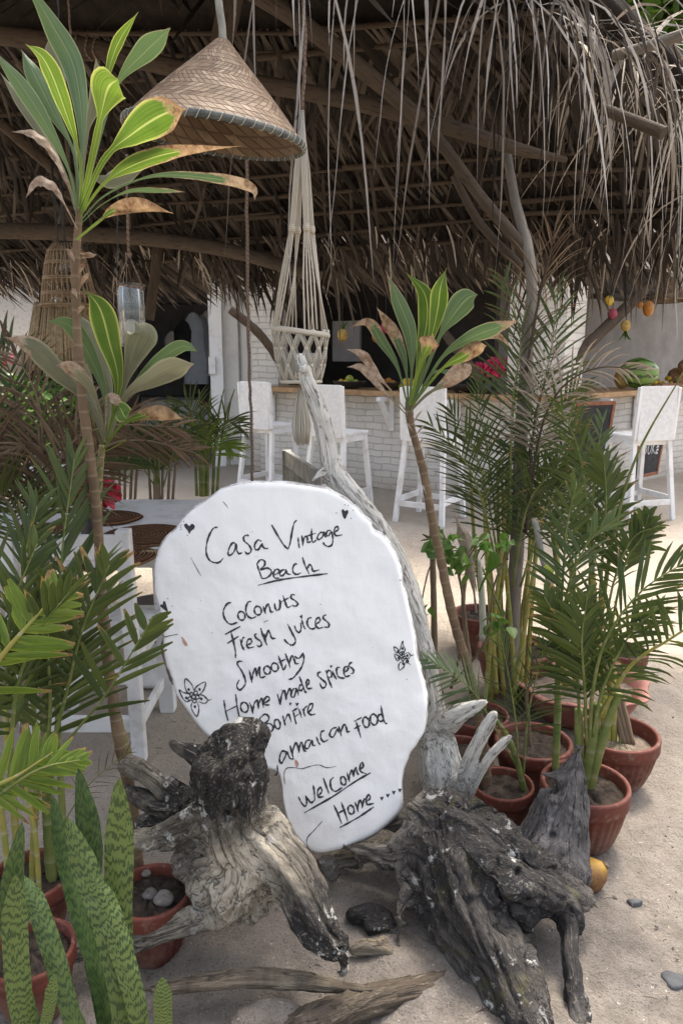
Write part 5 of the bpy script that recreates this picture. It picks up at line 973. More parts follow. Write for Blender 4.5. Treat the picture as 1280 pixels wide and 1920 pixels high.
for pts,L,mt,dr in [([(60,1000,2.3),(-10,880,2.25),(-40,800,2.2),(-60,740,2.2)],.3,MDEAD,.12),([(70,1000,2.3),(120,850,2.25),(200,800,2.2),(330,800,2.15)],.26,MDEAD,.06),([(80,960,2.3),(180,850,2.25),(260,825,2.2),(370,850,2.15)],.22,MDEAD,.06),([(60,1000,2.3),(80,820,2.3),(60,720,2.3),(10,640,2.3)],.32,MDEAD,.13),([(50,1000,2.3),(10,850,2.3),(-20,760,2.3),(-80,700,2.3)],.3,MPALM,.06),([(60,980,2.3),(40,800,2.32),(20,700,2.34),(-20,620,2.36)],.34,MPALM,.05),([(75,1000,2.3),(95,900,2.28),(60,830,2.26),(0,880,2.24)],.3,MDEAD,.15),([(70,1000,2.3),(110,880,2.3),(130,800,2.3),(190,760,2.3)],.26,MDEAD,.1),([(60,1050,2.3),(20,950,2.2),(-20,920,2.1),(-60,930,2.1)],.3,MPALM,.05)]:
    frond(b,pts,L,28,mt,w=.010,roll=random.uniform(-.4,.4),r=.006,start=.12,droop=dr,cane=MTRUNK,name='dead_frond' if mt==MDEAD else 'frond',vee=.2)
for k,(x,y,Y,lb) in enumerate(((300,975,3.9,'thin clumping palm behind the placemat table'),(385,930,4.4,'small bright palm in front of the open doorway'),(230,960,4.3,'dark stemmed palm left of the placemat table'))):
    b=palm(lb,x,y,GP); b.location.z=0
    canes(b,[[(x+dx*.4,y,Y,3+4*(i==1 and k<2)),(x+dx*.5,y-80,Y,2.5+4*(i==1 and k<2)),(x+dx*.7,y-150,Y,2),(x+dx,y-200,Y,1.2)] for i,dx in enumerate((-40,-12,10,35,55))],[MTRUNK,MCANEG,MTRUNK][k])
    for i in range(5):
        dx=random.uniform(-70,70); h=random.uniform(90,190); frond(b,[(x+dx*.1,y-60,Y),(x+dx*.35,y-h*.6,Y-.05),(x+dx*.7,y-h*.9,Y-.1),(x+dx*1.2,y-h+abs(dx)*.4,Y-.15)],.26,18,MPALMY if (k==1 and i<2) else MPALM,w=.012,roll=random.uniform(-.5,.5),start=.35,droop=.06)
# ---------------------------------------------------------------- snake plant
sn=thing('snake_plant','tall snake plant with dark banded upright leaves in the near left corner','plant',pN[0].location)
def sl_(*pts,w=24,roll=0,rnd=None,fold=.18):
    q=spl([tuple(P(*a)) for a in pts],9); p3=[Vector(a) for a in q]; n=len(p3); x,y,Y=pts[len(pts)//2]; W=RP(w*.88,x,y,Y)
    wid=[W*max(.02,min(1,(1-i/(n-1))*5.2)**.6*(.72+.28*min(1,(i/(n-1))*2))) for i in range(n)]
    m=MB(); m.strap(p3,wid,side_of(p3,roll),fold,0,rnd,ac=(-1,-.6,-.2,.2,.6,1),wave=.08); return m.build('leaf',MSNAKE,sn)
sl_((262,2010,1.16),(240,1880,1.17),(222,1740,1.2),(224,1600,1.22),(223,1458,1.23),w=30,rnd=.75)
sl_((230,2010,1.13),(228,1880,1.13),(200,1740,1.15),(165,1640,1.17),(126,1533,1.18),w=27,roll=.1,rnd=.5)
sl_((268,2010,1.12),(258,1900,1.12),(230,1790,1.14),(200,1700,1.16),(170,1642,1.17),w=24,roll=-.1,rnd=.8)
sl_((220,2010,1.2),(196,1880,1.21),(170,1720,1.24),(170,1580,1.26),(147,1440,1.27),w=26,roll=.25,rnd=.1)
sl_((210,2010,1.17),(190,1860,1.18),(150,1720,1.2),(120,1600,1.22),(100,1490,1.23),w=18,roll=.4,rnd=.05)
sl_((190,2050,1.1),(140,1920,1.11),(105,1800,1.13),(70,1700,1.15),(38,1640,1.16),w=22,roll=.15,rnd=.3)
sl_((120,2050,1.1),(60,1920,1.08),(30,1800,1.08),(22,1680,1.09),(42,1540,1.1),w=22,roll=.1,rnd=.25)
sl_((100,2050,1.06),(50,1930,1.05),(35,1850,1.05),(28,1740,1.06),(30,1640,1.07),w=26,roll=-.1,rnd=.75)
sl_((320,2050,1.12),(308,1950,1.12),(306,1890,1.12),(304,1832,1.13),w=19,rnd=.95)
sl_((60,2050,1.04),(85,1930,1.04),(95,1880,1.04),(102,1825,1.05),w=14,rnd=.8,roll=.4)
sl_((200,2050,1.14),(150,1910,1.15),(110,1850,1.16),(85,1800,1.17),w=11,rnd=.1,roll=.6)
# ---------------------------------------------------------------- hanging things
hc=P(405,252,2.3); hr=RP(166,405,252,2.3); M=Matrix.Rotation(R_(7),3,'Y')@Matrix.Rotation(R_(3),3,'X')
hat=thing('pendant_lamp','cone shaped woven bamboo hat lamp hanging from the thatch','lamp',hc+V(0,0,.02))
hh=(P(384,72,2.3)-hc).length*.97
m=MB(); prof=[(.018,hh)]+[(.018+(hr-.018)*t**(1.0)*(1+.05*math.sin(PI*t)),hh*(1-t)) for t in [i/14 for i in range(1,15)]]; m.lathe(prof,hc,96,M=M); m.build('shade',MHAT,hat)
m=MB(); m.lathe([(r*.975+.0,z-.006) for r,z in prof],hc,96,M=M); 
m.f=[tuple(reversed(f)) for f in m.f]; m.build('lining',MHATIN,hat)
m=MB(); pr=[(hr*1.008+.0055*math.cos(a),.008*math.sin(a)*1.3-.004) for a in [2*PI*i/8 for i in range(9)]]; m.lathe(pr,hc,96,M=M); rim=m.build('rim',MRIM,hat)
m=MB(); m.tube([hc+M@V((hr*1.008+.0066*math.cos(b))*math.cos(b/56),(hr*1.008+.0066*math.cos(b))*math.sin(b/56),.0118*math.sin(b)-.004) for b in [2*PI*k/10 for k in range(560)]],.0009,4)
m.build('binding',MTICK,rim)
top=hc+M@V(0,0,hh); m=MB(); cq=[Vector(v) for v in spl([tuple(top-V(0,0,.02)),tuple(top+V(0,0,.03)),tuple(top+V(-.008,0,.10)),tuple(top+V(-.02,.01,.30)),tuple(top+V(-.03,.02,.6))],5)]; m.tube(cq,[.017,.015,.013]+[.0105]*(len(cq)-3),10,.04); m.build('cord',MGREYWOOD,hat)
# macrame hanger
Y=2.62; rc_=P(563,622,Y); rr=RP(51,563,622,Y); ap_=P(566,205,Y)
mac=thing('macrame_hanger','cream macrame plant hanger with long tassel hanging behind the driftwood tip','plant hanger',rc_)
m=MB(); m.tube([rc_+V(rr*math.cos(a),rr*math.sin(a),-.012*math.cos(a)) for a in [2*PI*i/40 for i in range(41)]],.0095,8,.12); m.build('ring',MCORD,mac)
z1=P(563,715,Y).z; rb=RP(37,563,715,Y)
for b in range(4):
    ab=2*PI*b/4+.45; m=MB()
    for k in range(4):
        a=ab+(k-1.5)*.16; e=rc_+V(rr*math.cos(a),rr*math.sin(a),.006); kn=P(566,430,Y)+V(.036*math.cos(ab),.036*math.sin(ab),0)+V((k-1.5)*.004,0,0)
        m.tube([ap_+V(random.uniform(-.004,.004),0,0),ap_.lerp(kn,.5)+V((k-1.5)*.003,0,0),kn,kn.lerp(e,.5)+V((k-1.5)*.003,0,0),e],.0030,6)
    kn=P(566,430,Y)+V(.036*math.cos(ab),.036*math.sin(ab),0); m.tube([kn-V(0,0,.012),kn,kn+V(0,0,.012)],[.010,.012,.010],7); m.build('suspension_cord',MCORD,mac)
m=MB(); zt=rc_.z; rows=3; n8=12
def nodep(j,a): t=j/rows; r=rr+(rb-rr)*t+.004*math.sin(PI*t); return V(rc_.x+r*math.cos(a),rc_.y+r*math.sin(a),zt+(z1-zt)*t)
for j in range(rows):
    for i in range(n8):
        for s in(-1,1):
            if random.random()<.05: continue
            a0=2*PI*(i+(.5 if j%2 else 0))/n8; a1=a0+s*PI/n8
            for o_ in(-.003,.003): m.tube([nodep(j,a0)+V(o_,0,0),nodep(j+.5,(a0+a1)/2)+V(o_,0,-.002),nodep(j+1,a1)+V(o_,0,0)],.0028,5)
        p=nodep(j,2*PI*(i+(.5 if j%2 else 0))/n8); m.tube([p+V(0,0,.007),p,p-V(0,0,.007)],[.005,.0075,.005],6)
for i in range(n8):
    p=nodep(rows,2*PI*(i+.5)/n8); m.tube([p,V(rc_.x,rc_.y,z1-.006)],.0035,5)
m.tube([V(rc_.x+rb*math.cos(a),rc_.y+rb*math.sin(a),z1) for a in [2*PI*i/24 for i in range(25)]],.007,6,.1)
m.build('netting',MCORD,mac)
m=MB(); k0=V(rc_.x,rc_.y,z1-.008); te=P(566,832,Y)
for i in range(46):
    a=random.uniform(0,6.3); r=random.random()**.5; e=te+V(.028*r*math.cos(a),.028*r*math.sin(a),random.uniform(-.008,.012)); m.tube([k0+V(.006*math.cos(a),.006*math.sin(a),0),k0.lerp(e,.3)+V(.011*r*math.cos(a),.011*r*math.sin(a),0),k0.lerp(e,.7)+V(.018*r*math.cos(a),.018*r*math.sin(a),0),e],.0026,5)
m.build('tassel',MCORD,mac)
m=MB(); b=V(rc_.x,rc_.y,z1+.004); hj=P(566,662,Y).z-b.z; r0=rb*.93
m.lathe([(.001,0),(r0*.9,0),(r0,.008),(r0*1.08,hj*.6),(r0*1.1,hj),(r0*1.04,hj),(r0*1.0,hj*.6),(r0*.9,.014),(.001,.012)],b,40); tag(m.build('clay_cup',simple('grey clay',(.34,.32,.27),(.46,.43,.37),12,.7,.001),None,b),'grey cup resting inside the macrame hanger','cup')
def hang_rope(pts,rpx,label,mat=MROPE,name='hanging_rope',cat='rope'):
    q=spl([(*P(x,y,Y),) for x,y,Y in pts],8); m=MB(); x,y,Y=pts[0]; m.tube([Vector(a)+V(random.gauss(0,.0012),0,0) for a in q],RP(rpx,x,y,Y),7,.15); return tag(m.build(name,mat,None,Vector(q[-1])),label,cat)
hang_rope([(462,240,3.0),(463,420,3.0),(466,640,3.0),(471,780,3.0),(474,905,3.0)],3.2,'long thin brown rope hanging down behind the top of the sign')
hang_rope([(568,-30,2.6),(572,90,2.6),(566,205,2.6)],3.5,'short rope tied above the macrame hanger')
hang_rope([(109,-40,2.5),(111,85,2.5)],1.6,'fine dark string at the top left by the tall cordyline',MWIRE,'hanging_string','string')
hang_rope([(127,-40,2.8),(130,30,2.8),(137,110,2.8)],2,'knotted brown string beside the roof beam at top left')
hang_rope([(222,330,2.35),(221,430,2.35),(219,520,2.35)],1.3,'thin string hanging left of the glass jar',MWIRE,'hanging_string','string')
hang_rope([(640,955-95,0+4.5),(600,830+5,4.6),(610,790,4.7)],0,'x') if False else None
# glass jar
Y=2.42; jb=P(251,650,Y); jr=RP(24,251,560,Y); jt=P(251,532,Y).z-jb.z
jar=thing('glass_jar','tall clear glass jar hung on twine as a candle lantern','jar',jb)
m=MB(); m.lathe([(.001,0),(jr*.9,0),(jr,.01),(jr,jt*.88),(jr*.93,jt*.92),(jr*.93,jt*.99),(jr*.97,jt),(jr*.88,jt),(jr*.86,jt*.92),(jr*.93,jt*.87),(jr*.93,.014),(jr*.8,.008),(.001,.008)],jb,40); m.build('glass',MGLASS,jar)
m=MB(); m.lathe([(.001,.011),(jr*.62,.011),(jr*.62,.05),(jr*.5,.075),(jr*.2,.085),(.001,.08)],jb+V(-.004,0,0),24); m.build('candle',MWAX,jar)
m=MB(); tz=jb+V(0,0,jt*.95)
for k in range(2): m.tube([tz+V(jr*1.0*math.cos(a),jr*1.0*math.sin(a),.003*k+.004*math.sin(2*a)) for a in [2*PI*i/24 for i in range(25)]],.0022,6,.1)
kn=P(242,478,Y)
m.tube([tz+V(-jr,0,0),tz.lerp(kn,.5)+V(-jr*.55,0,0),kn],.0022,6); m.tube([tz+V(jr,0,0),tz.lerp(kn,.5)+V(jr*.5,0,0),kn],.0022,6)
m.tube([kn+V(-.008,0,-.008),kn,kn+V(.008,0,.006)],[.005,.009,.004],7,.2); m.tube([kn,P(240,420,Y),P(238,330,Y+.02),P(238,290,Y+.03)],.0042,7,.2); m.build('twine',MROPE,jar)
# wicker lamps
def wick(x,y0,y1,w0,w1,Y,label):
    a=P(x,y0,Y); b=P(x,y1,Y); r0,r1=RP(w0/2,x,y0,Y),RP(w1/2,x,y1,Y); H=a.z-b.z; o=thing('wicker_lamp',label,'lamp',b); m=MB(); f=lambda t:r0+(r1-r0)*t**.55
    for i in range(30):
        an=2*PI*i/30; m.tube([V(a.x+f(t)*math.cos(an),a.y+f(t)*math.sin(an),a.z-H*t) for t in[k/7 for k in range(8)]],.0032,5)
    for t in(.12,.3,.33,.55,.58,.8,.83,1): m.tube([V(a.x+f(t)*math.cos(q),a.y+f(t)*math.sin(q),a.z-H*t) for q in [2*PI*k/28 for k in range(29)]],.004,5)
    m.build('cage',MCANEW,o); m=MB(); m.tube([a-V(0,0,H*.45),a-V(0,0,H*.38),a-V(0,0,H*.25),a-V(0,0,H*.2),a],[.028,.035,.018,.012,.004],12); m.build('bulb',MGLASS,o); m=MB(); m.tube([a,a+V(0,0,.35)],.006,6); m.build('cord',MWIRE,o); return o
wick(122,458,572,46,100,3.5,'open wicker cage lamp behind the tall cordyline cane')
Y=3.7; a=P(118,575,Y); b=P(118,690,Y); r0,r1=RP(47,118,575,Y),RP(62,118,690,Y); o=thing('straw_lamp','frayed straw bundle lampshade just under the wicker cage lamp','lamp',b); m=MB()
for i in range(260):
    an=random.uniform(0,6.3); rr=random.uniform(.92,1.04); p=V(a.x+r0*rr*math.cos(an),a.y+r0*rr*math.sin(an),a.z+random.uniform(-.01,.02)); e=V(b.x+r1*rr*math.cos(an+random.uniform(-.08,.08)),b.y+r1*rr*math.sin(an),b.z+random.uniform(-.03,.03)); m.tube([p,p.lerp(e,.5)+V(0,0,.0),e],[.006,.008,.004],5)
m.build('shade',MSTRAW,o); m=MB(); m.tube([a+V(r0*math.cos(q),r0*math.sin(q),0) for q in [2*PI*k/24 for k in range(25)]],.012,7,.15); m.build('rim',MCANEW,o)
m=MB(); m.tube([a+V(-r0,0,0),a+V(0,0,.12),a+V(r0,0,0)],.006,6); m.tube([a+V(0,0,.12),a+V(0,0,.7)],.005,6); m.build('cord',MWIRE,o)
# ---------------------------------------------------------------- furniture on the left
def slat_chair(label,x0,x1,Yb,ztop,zseat,depth,nsl,ex=V(1,0,0)):
    # back posts at x0 and x1, seat runs away from the camera (+Y)
    o=thing('wooden_chair',label,'chair',V((x0+x1)/2,Yb,0),'white chairs at the placemat table'); t=.048; W=x1-x0
    def part(n,*bs):
        m=MB()
        for i,q in enumerate(bs):
            m.bar(*q)
            if n in('side_rail','stretcher') and i<len(bs)-1: m.build(n,MCHAIR,o,smooth=False); m=MB()
        m.build(n,MCHAIR,o,smooth=False)
    for x in(x0,x1): part('back_post',((x,Yb,0),(x,Yb-.03,ztop),t,t,.004))
    for x in(x0,x1): part('front_leg',((x,Yb+depth,0),(x,Yb+depth,zseat-.02),t,t,.004))
    part('top_rail',((x0+t/2,Yb-.028,ztop-.065),(x1-t/2,Yb-.028,ztop-.065),.026,.09,.004)); 
    part('back_slats',*[((x0+W*(i+1)/(nsl+1),Yb-.012,zseat+.03),(x0+W*(i+1)/(nsl+1),Yb-.027,ztop-.10),.055,.016,.003) for i in range(nsl)])
    part('lower_rail',((x0+t/2,Yb-.005,zseat+.035),(x1-t/2,Yb-.005,zseat+.035),.024,.06,.003))
    part('seat',*[((x0-.01,Yb+.02+depth*(i+.5)/5,zseat),(x1+.01,Yb+.02+depth*(i+.5)/5,zseat),depth/5-.008,.022,.003) for i in range(5)])
    for x in(x0,x1): part('side_rail',((x,Yb+t/2,zseat-.05),(x,Yb+depth-t/2,zseat-.05),.024,.06,.003),((x,Yb+t/2,.14),(x,Yb+depth-t/2,.14),.022,.04,.003))
    part('stretcher',((x0+t/2,Yb,.15),(x1-t/2,Yb,.15),.024,.06,.003),((x0+t/2,Yb,.34),(x1-t/2,Yb,.34),.024,.06,.003)); return o
ch=slat_chair('white slatted chair seen from behind, nearest on the left behind the palm fronds',-1.16,-.755,2.52,.90,.45,.42,3)
ch2=slat_chair('white slatted chair on the far side of the placemat table',-1.95,-1.5,3.95,.98,.45,-.42,4)
ch2['label']='white slatted chair facing us across the placemat table'
tb=thing('dining_table','white table set with round woven placemats, behind the near chair','table',V(-1.22,3.3,0)); m=MB()
m.box((-1.24,3.28,.735),(1.22,.98,.035),None,.006); m.build('table_top',MCHAIR,tb,auto=40)
m=MB(); m.box((-1.24,3.28,.68),(1.05,.8,.07),None,.004); m.build('apron',MCHAIR,tb,smooth=False)
for x in(-1.7,-.74):
    for y in(2.92,3.64): m=MB(); m.bar((x,y,0),(x,y,.66),.06,.06,.004); m.build('leg',MCHAIR,tb,smooth=False)
def mat_(px,py,r,lb):
    c=G(px,py,.757); m=MB(); k=40
    for j in range(13):
        for a in range(k):
            th=2*PI*a/k; rr=r*j/12*(1+.02*math.sin(5*th)); m.add((c.x+rr*math.cos(th),c.y+rr*math.sin(th),c.z+.007*(j<12)+.0015*(j%2)),lf=(0,r*j/12,0))
    for j in range(12):
        for a in range(k): m.f.append((j*k+a,j*k+k+a,j*k+k+(a+1)%k,j*k+(a+1)%k))
    tag(m.build('placemat',MJUTE,None,c),lb,'placemat','round placemats on the white table')
mat_(275,1004,.19,'round brown coiled placemat next to the sign edge, largest in view'); mat_(205,972,.15,'round brown placemat at the far edge of the table'); mat_(198,1045,.19,'round brown placemat behind the near chair back'); mat_(70,1000,.18,'round brown placemat at the left end of the table')
o=G(290,1037,.757); m=MB()
for i in range(60): x=random.uniform(-.05,.05); m.tube([o+V(x,random.uniform(-.045,-.03),.004),o+V(x+random.gauss(0,.004),0,.008),o+V(x,random.uniform(.03,.045),.004)],.0016,4)
tag(m.build('straw_coaster',MSTRAW,None,o),'small frayed straw coaster beside the largest placemat','coaster')
c=G(150,1010,.757); m=MB(); m.lathe([(.001,0),(.055,0),(.06,.01),(.045,.03),(.03,.06),(.028,.085),(.001,.09)],c,20); tag(m.build('candle',MWAX,None,c),'melted cream candle on the white table','candle')
c=G(172,1012,.757); vs=thing('flower_vase','dark bottle vase with red flowers on the white table','vase',c); m=MB(); m.lathe([(.001,0),(.035,0),(.04,.02),(.038,.09),(.016,.13),(.016,.17),(.001,.17)],c,20); m.build('bottle',MBOWL,vs)
def blooms(name,c,R,n,mat,parent,ps=.035):
    m=MB()
    for i in range(n):
        d=V(random.gauss(0,1),random.gauss(0,1),random.gauss(.2,.8)).normalized(); p=c+d*R*random.uniform(.3,1); s=V(random.gauss(0,1),random.gauss(0,1),random.gauss(0,1))
        m.strap([p,p+d*ps*.4,p+d*ps*.8+V(0,0,-ps*.1),p+d*ps+V(0,0,-ps*.3)],[.002,ps*.4,ps*.4,ps*.15],[s]*4,.3)
    return m.build(name,mat,parent)
blooms('petals',P(158,925,3.25),.05,70,MRED,vs,.045); blooms('petals',P(193,920,3.25),.05,70,MRED,vs,.045); m=MB(); m.tube([c+V(0,0,.16),P(165,935,3.25)],.004,5); m.tube([c+V(0,0,.16),P(190,930,3.25)],.004,5); m.build('stems',MCANEG,vs)
# round white footed stool with a brown cushion behind the sign's left edge
c=G(292,1258); st=thing('round_stool','white round based stool with a brown seat behind the left edge of the sign','stool',c); m=MB(); m.lathe([(.001,0),(.19,0),(.19,.02),(.13,.09),(.10,.16),(.12,.2),(.001,.2)],c+V(.02,0,0),32); m.build('base',MCHAIR,st); m=MB(); m.lathe([(.001,.2),(.14,.2),(.18,.24),(.185,.29),(.15,.34),(.001,.35)],c+V(.02,0,0),32); m.build('cushion',simple('brown leather',(.06,.045,.04),(.11,.085,.075),8,.6,.002),st)
# grey wooden bench behind the sign's top
c=G(560,955); bn=thing('wooden_bench','grey weathered wooden bench half hidden behind the top of the sign','bench',V(.05,4.6,0))
def bb(n,a,b,w,h): m=MB(); m.bar(a,b,w,h,.004); m.build(n,MGREYWOOD,bn,smooth=False)
q0=P(538,858,4.9); q1=P(592,897,4.0); bb('back_rail',q0,q1,.035,.10); bb('back_post',V(q0.x,q0.y,0),q0+V(0,0,.05),.06,.06); bb('back_post',V(q1.x,q1.y,0),q1+V(0,0,.05),.06,.06)
dd=(q1-q0); pn=V(-dd.y,dd.x,0).normalized()*-.4
for i in range(4): bb('seat_slat',V(q0.x,q0.y,.44)-pn*(i/3.),V(q1.x,q1.y,.44)-pn*(i/3.),.09,.025)
for q in(q0,q1): bb('front_leg',V(q.x,q.y,0)-pn,V(q.x,q.y,.425)-pn,.06,.06)
for i in range(6): t=(i+.5)/6; b=q0.lerp(q1,t); bb('back_slat',V(b.x,b.y,.45),b-V(0,0,.05),.05,.02)
# ---------------------------------------------------------------- the bar
CO=V(1.86,7.2,0); LD=V(-.811,.585,0); RD=V(.757,.653,0)      # corner of the bar, its two faces
bar=thing('bar_counter','white painted brick bar with brown wooden top turning a corner at the pillar','bar',CO)
def oriented(o,origin,xd):
    o.parent=None; o.rotation_euler[2]=math.atan2(xd.y,xd.x); o.location=origin
def wall_piece(name,origin,xd,L,h,th,mat,parent,x0=0,z0=0,side=1):
    m=MB(); m.box((x0+L/2,side*th/2,z0+h/2),(L,th,h)); o=m.build(name,mat,None,(0,0,0),smooth=False); o.rotation_euler[2]=math.atan2(xd.y,xd.x); o.location=origin-(wloc(parent) if parent else V(0,0,0)); o.parent=parent; return o
# left face runs from the corner to the left: use direction -LD so that x grows to the right and +y points into the bar
LW=3.55; wall_piece('brick_front',CO+LD*LW,-LD,LW-.02,1.04,.16,MBRICK,bar)
wall_piece('brick_front',CO,RD,4.2,1.04,.16,MBRICK,bar,x0=.02)
wall_piece('counter_top',CO+LD*LW+V(0,0,1.043),-LD,LW-.02,.05,.62,MCOUNTER,bar,side=1).location+=V(-.098,-.135,0)*1.1
wall_piece('counter_top',CO+V(0,0,1.043),RD,4.2,.05,.62,MCOUNTER,bar,x0=.02).location+=V(.109,-.126,0)*1.1
for base,xd,ts in((CO+LD*LW,-LD,(.25,.9,1.95,2.75)),(CO,RD,(.9,1.9,2.6))):
    for t in ts:
        n_=V(xd.y,-xd.x,0)
        a=base+xd*t; m=MB(); m.bar(a+n_*.03+V(0,0,.66),a+n_*.03+V(0,0,1.0),.05,.05,.003); m.bar(a+n_*.055+V(0,0,1.012),a+n_*.30+V(0,0,1.012),.05,.045,.003); m.bar(a+n_*.04+V(0,0,.70),a+n_*.25+V(0,0,.99),.045,.05,.003); m.build('bracket',MPAINT,bar,smooth=False)
pl=thing('brick_pillar','thick white brick pillar at the corner of the bar','pillar',CO)
o=wall_piece('shaft',CO+V(-.33,.05,0)*0+LD*.3-V(0,0,0)+V(.0,-.02,1.10),-LD,.56,1.75,.54,MBRICK,pl,x0=0); 
bh=thing('bar_house','white building round the bar with dark shaded interior and flat white fascia','building',CO)
inl=V(.585,.811,0); inr=V(-.653,.757,0)
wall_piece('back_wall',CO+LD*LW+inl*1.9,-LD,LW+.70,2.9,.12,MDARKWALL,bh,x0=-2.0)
wall_piece('back_wall',CO+inr*1.9,RD,7.2,2.9,.12,MGREYWALL,bh,x0=1.5)
wall_piece('fascia',CO+LD*LW+V(0,0,2.42),-LD,LW,.5,.14,MPAINT,bh); wall_piece('fascia',CO+V(0,0,2.42),RD,5.0,.5,.14,MPAINT,bh,x0=.02)
m=MB(); z=2.95
for p in(CO+LD*4.9+V(-.5,-.7,0),CO+V(0,-1.0,0),CO+RD*6+V(.5,-.7,0),CO+RD*6+V(-2,4,0),CO+LD*4.9+V(2,4,0)): m.add(p+V(0,0,z)); 
for p in(CO+LD*4.9+V(-.5,-.7,0),CO+V(0,-1.0,0),CO+RD*6+V(.5,-.7,0),CO+RD*6+V(-2,4,0),CO+LD*4.9+V(2,4,0)): m.add(p+V(0,0,z+.25+(.7 if p.y>9.5 else 0)))
m.f=[(4,3,2,1,0),(5,6,7,8,9)]+[(i,(i+1)%5,5+(i+1)%5,5+i) for i in range(5)]; m.build('roof',MBACK,bh,smooth=False)
m=MB()
for seg in((CO+LD*4.6+V(-.3,-.55,2.98),CO+V(0,-.9,2.98)),(CO+V(0,-.9,2.98),CO+RD*5.6+V(.4,-.6,2.98))):
    for i in range(260): p=seg[0].lerp(seg[1],random.random())+V(random.gauss(0,.05),random.gauss(0,.05),random.uniform(-.05,.15)); droop_strap(m,p,V(random.gauss(0,.4),-.4,-.6),random.uniform(.2,.5),random.uniform(.008,.02),V(1,random.gauss(0,.5),0),.2,4)
o=m.build('roof_fringe',MTHATCHB,bh); o['kind']='stuff'
# left end wall with door and white jamb
EW=CO+LD*LW
wall_piece('end_wall',V(-1.56,9.95,0),V(1,0,0),.75,2.9,.14,MWALL,bh); wall_piece('brick_pier',V(-1.12,9.45,0),V(.93,-.36,0),.36,2.9,.3,MBRICK,bh)
m=MB(); m.bar((-1.63,9.90,0),(-1.63,9.90,2.5),.17,.12,.004); m.build('door_jamb',MPAINT,bh,smooth=False)
m=MB(); m.bar((-1.34,9.935,.03),(-1.34,9.935,2.3),.025,.02,.002); m.bar((-1.34,9.93,.55),(-1.34,9.93,.68),.06,.03,.002); m.build('cable',MGREYWOOD,bh,smooth=False)
m=MB(); m.box((-1.68,9.82,1.33),(.09,.05,.22),None,.004); m.build('switch_box',MPAINT,bh,smooth=False)
wall_piece('back_wall',V(-5.2,12.2,0),V(1,0,0),4.4,2.9,.12,MGREYWALL,bh); wall_piece('side_wall',V(-2.95,9.9,0),V(-.2,1,0),2.4,2.9,.12,MGREYWALL,bh)
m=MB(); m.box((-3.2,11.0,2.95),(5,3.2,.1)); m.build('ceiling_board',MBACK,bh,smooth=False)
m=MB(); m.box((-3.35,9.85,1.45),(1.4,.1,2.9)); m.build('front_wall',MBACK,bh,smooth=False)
# pale boards on the bar's back wall: shelf, pictures
for x,y,Y,wd,ht_,mt,lb in ((650,640,9.6,.42,.5,MGREYWALL,'pale grey notice board on the dark back wall of the bar'),(575,640,9.9,.5,.35,MDARK,'dark box shelf behind the macrame hanger')):
    p=P(x,y,Y); m=MB(); m.box(p,(wd,.05,ht_),Matrix.Rotation(-.62,3,'Z'),.004); tag(m.build('wall_board',mt,None,p,smooth=False),lb,'board')
for (x,y,Y,L_,lb) in((1190,560,9.0,1.6,'long dark shelf on the right back wall of the bar'),):
    p=P(x,y,Y); m=MB(); M2=Matrix.Rotation(math.atan2(RD.y,RD.x),3,'Z'); m.box(p,(L_,.3,.05),M2,.004); m.box(p+V(0,0,.22),(L_*.9,.1,.35),M2,.004); tag(m.build('wall_shelf',MDARK,None,p,smooth=False),lb,'shelf')
# slanting poles that carry the bar roof
for pts,lb in (([(1225,525,8.0,10),(1160,590,7.7,11),(1060,685,7.3,12)],'slanting brown pole right of the bar pillar'),([(830,620,7.6,8),(860,660,7.5,9),(905,715,7.4,10)],'slanting brown pole left of the pink flowers'),([(432,580,7.6,8),(490,630,7.7,8),(540,705,7.9,7)],'slanting dark pole by the leftmost stool')):
    o=stem('roof_strut',pts,None,MFRAME if 0 else MPOLE,8); tag(o,lb,'pole')
# ---------------------------------------------------------------- bar stools
def make_stool():
    o=thing('bar_stool','x','bar stool',(0,0,0),'white bar stools along the bar')
    def part(n,mat,*bs):
        for q in bs: m=MB(); m.bar(*q); c=m.build(n,mat,None,(0,0,0),smooth=False); c.parent=o
    w=.19; sp_=.03; zs=.76
    part('backrest',MCANVAS,((-w,-.20,.97),(w,-.20,.97),.022,.48,.004))
    for s in(-1,1): part('back_post',MPAINT,((s*(w+.012),-.175,zs-.02),(s*(w+.012),-.205,1.2),.026,.04,.003))
    part('seat',MPAINT,((0,-.16,zs),(0,.22,zs),.42,.026,.004)); part('apron',MPAINT,((-.18,-.14,zs-.045),(.18,-.14,zs-.045),.02,.06,.002),((-.18,.19,zs-.045),(.18,.19,zs-.045),.02,.06,.002),((-.185,-.13,zs-.045),(-.185,.18,zs-.045),.02,.06,.002),((.185,-.13,zs-.045),(.185,.18,zs-.045),.02,.06,.002))
    for x in(-1,1):
        for y,y2 in((-.15,-.24),(.19,.25)): part('leg',MPAINT,((x*.18,y,zs-.014),(x*.23,y2,0),.042,.042,.003))
    f=lambda z:(zs-z)/zs
    for z,nm in((.17,'footrest'),): part(nm,MPAINT,((-.2,-.222,z),(.2,-.222,z),.024,.05,.002),((-.2,.236,z),(.2,.236,z),.024,.05,.002),((-.218,-.21,z+.03),(-.218,.22,z+.03),.024,.05,.002),((.218,-.21,z+.03),(.218,.22,z+.03),.024,.05,.002))
    return o
S0=make_stool()
for i,(px,py,Yd,rot,lb) in enumerate(((505,905,7.75,-.62,'leftmost white bar stool, beside the hanging rope'),(632,945,7.0,-.62,'white bar stool half hidden behind the driftwood trunk'),(805,962,6.62,-.55,'white bar stool standing behind the slender cordyline'),(1188,955,6.75,.28,'white bar stool in front of the chalkboard, farthest right'))):
    o=S0 if i==0 else copy_tree(S0); p=P(px,py,Yd); o.location=(p.x,p.y,0); o.rotation_euler[2]=rot; o['label']=lb
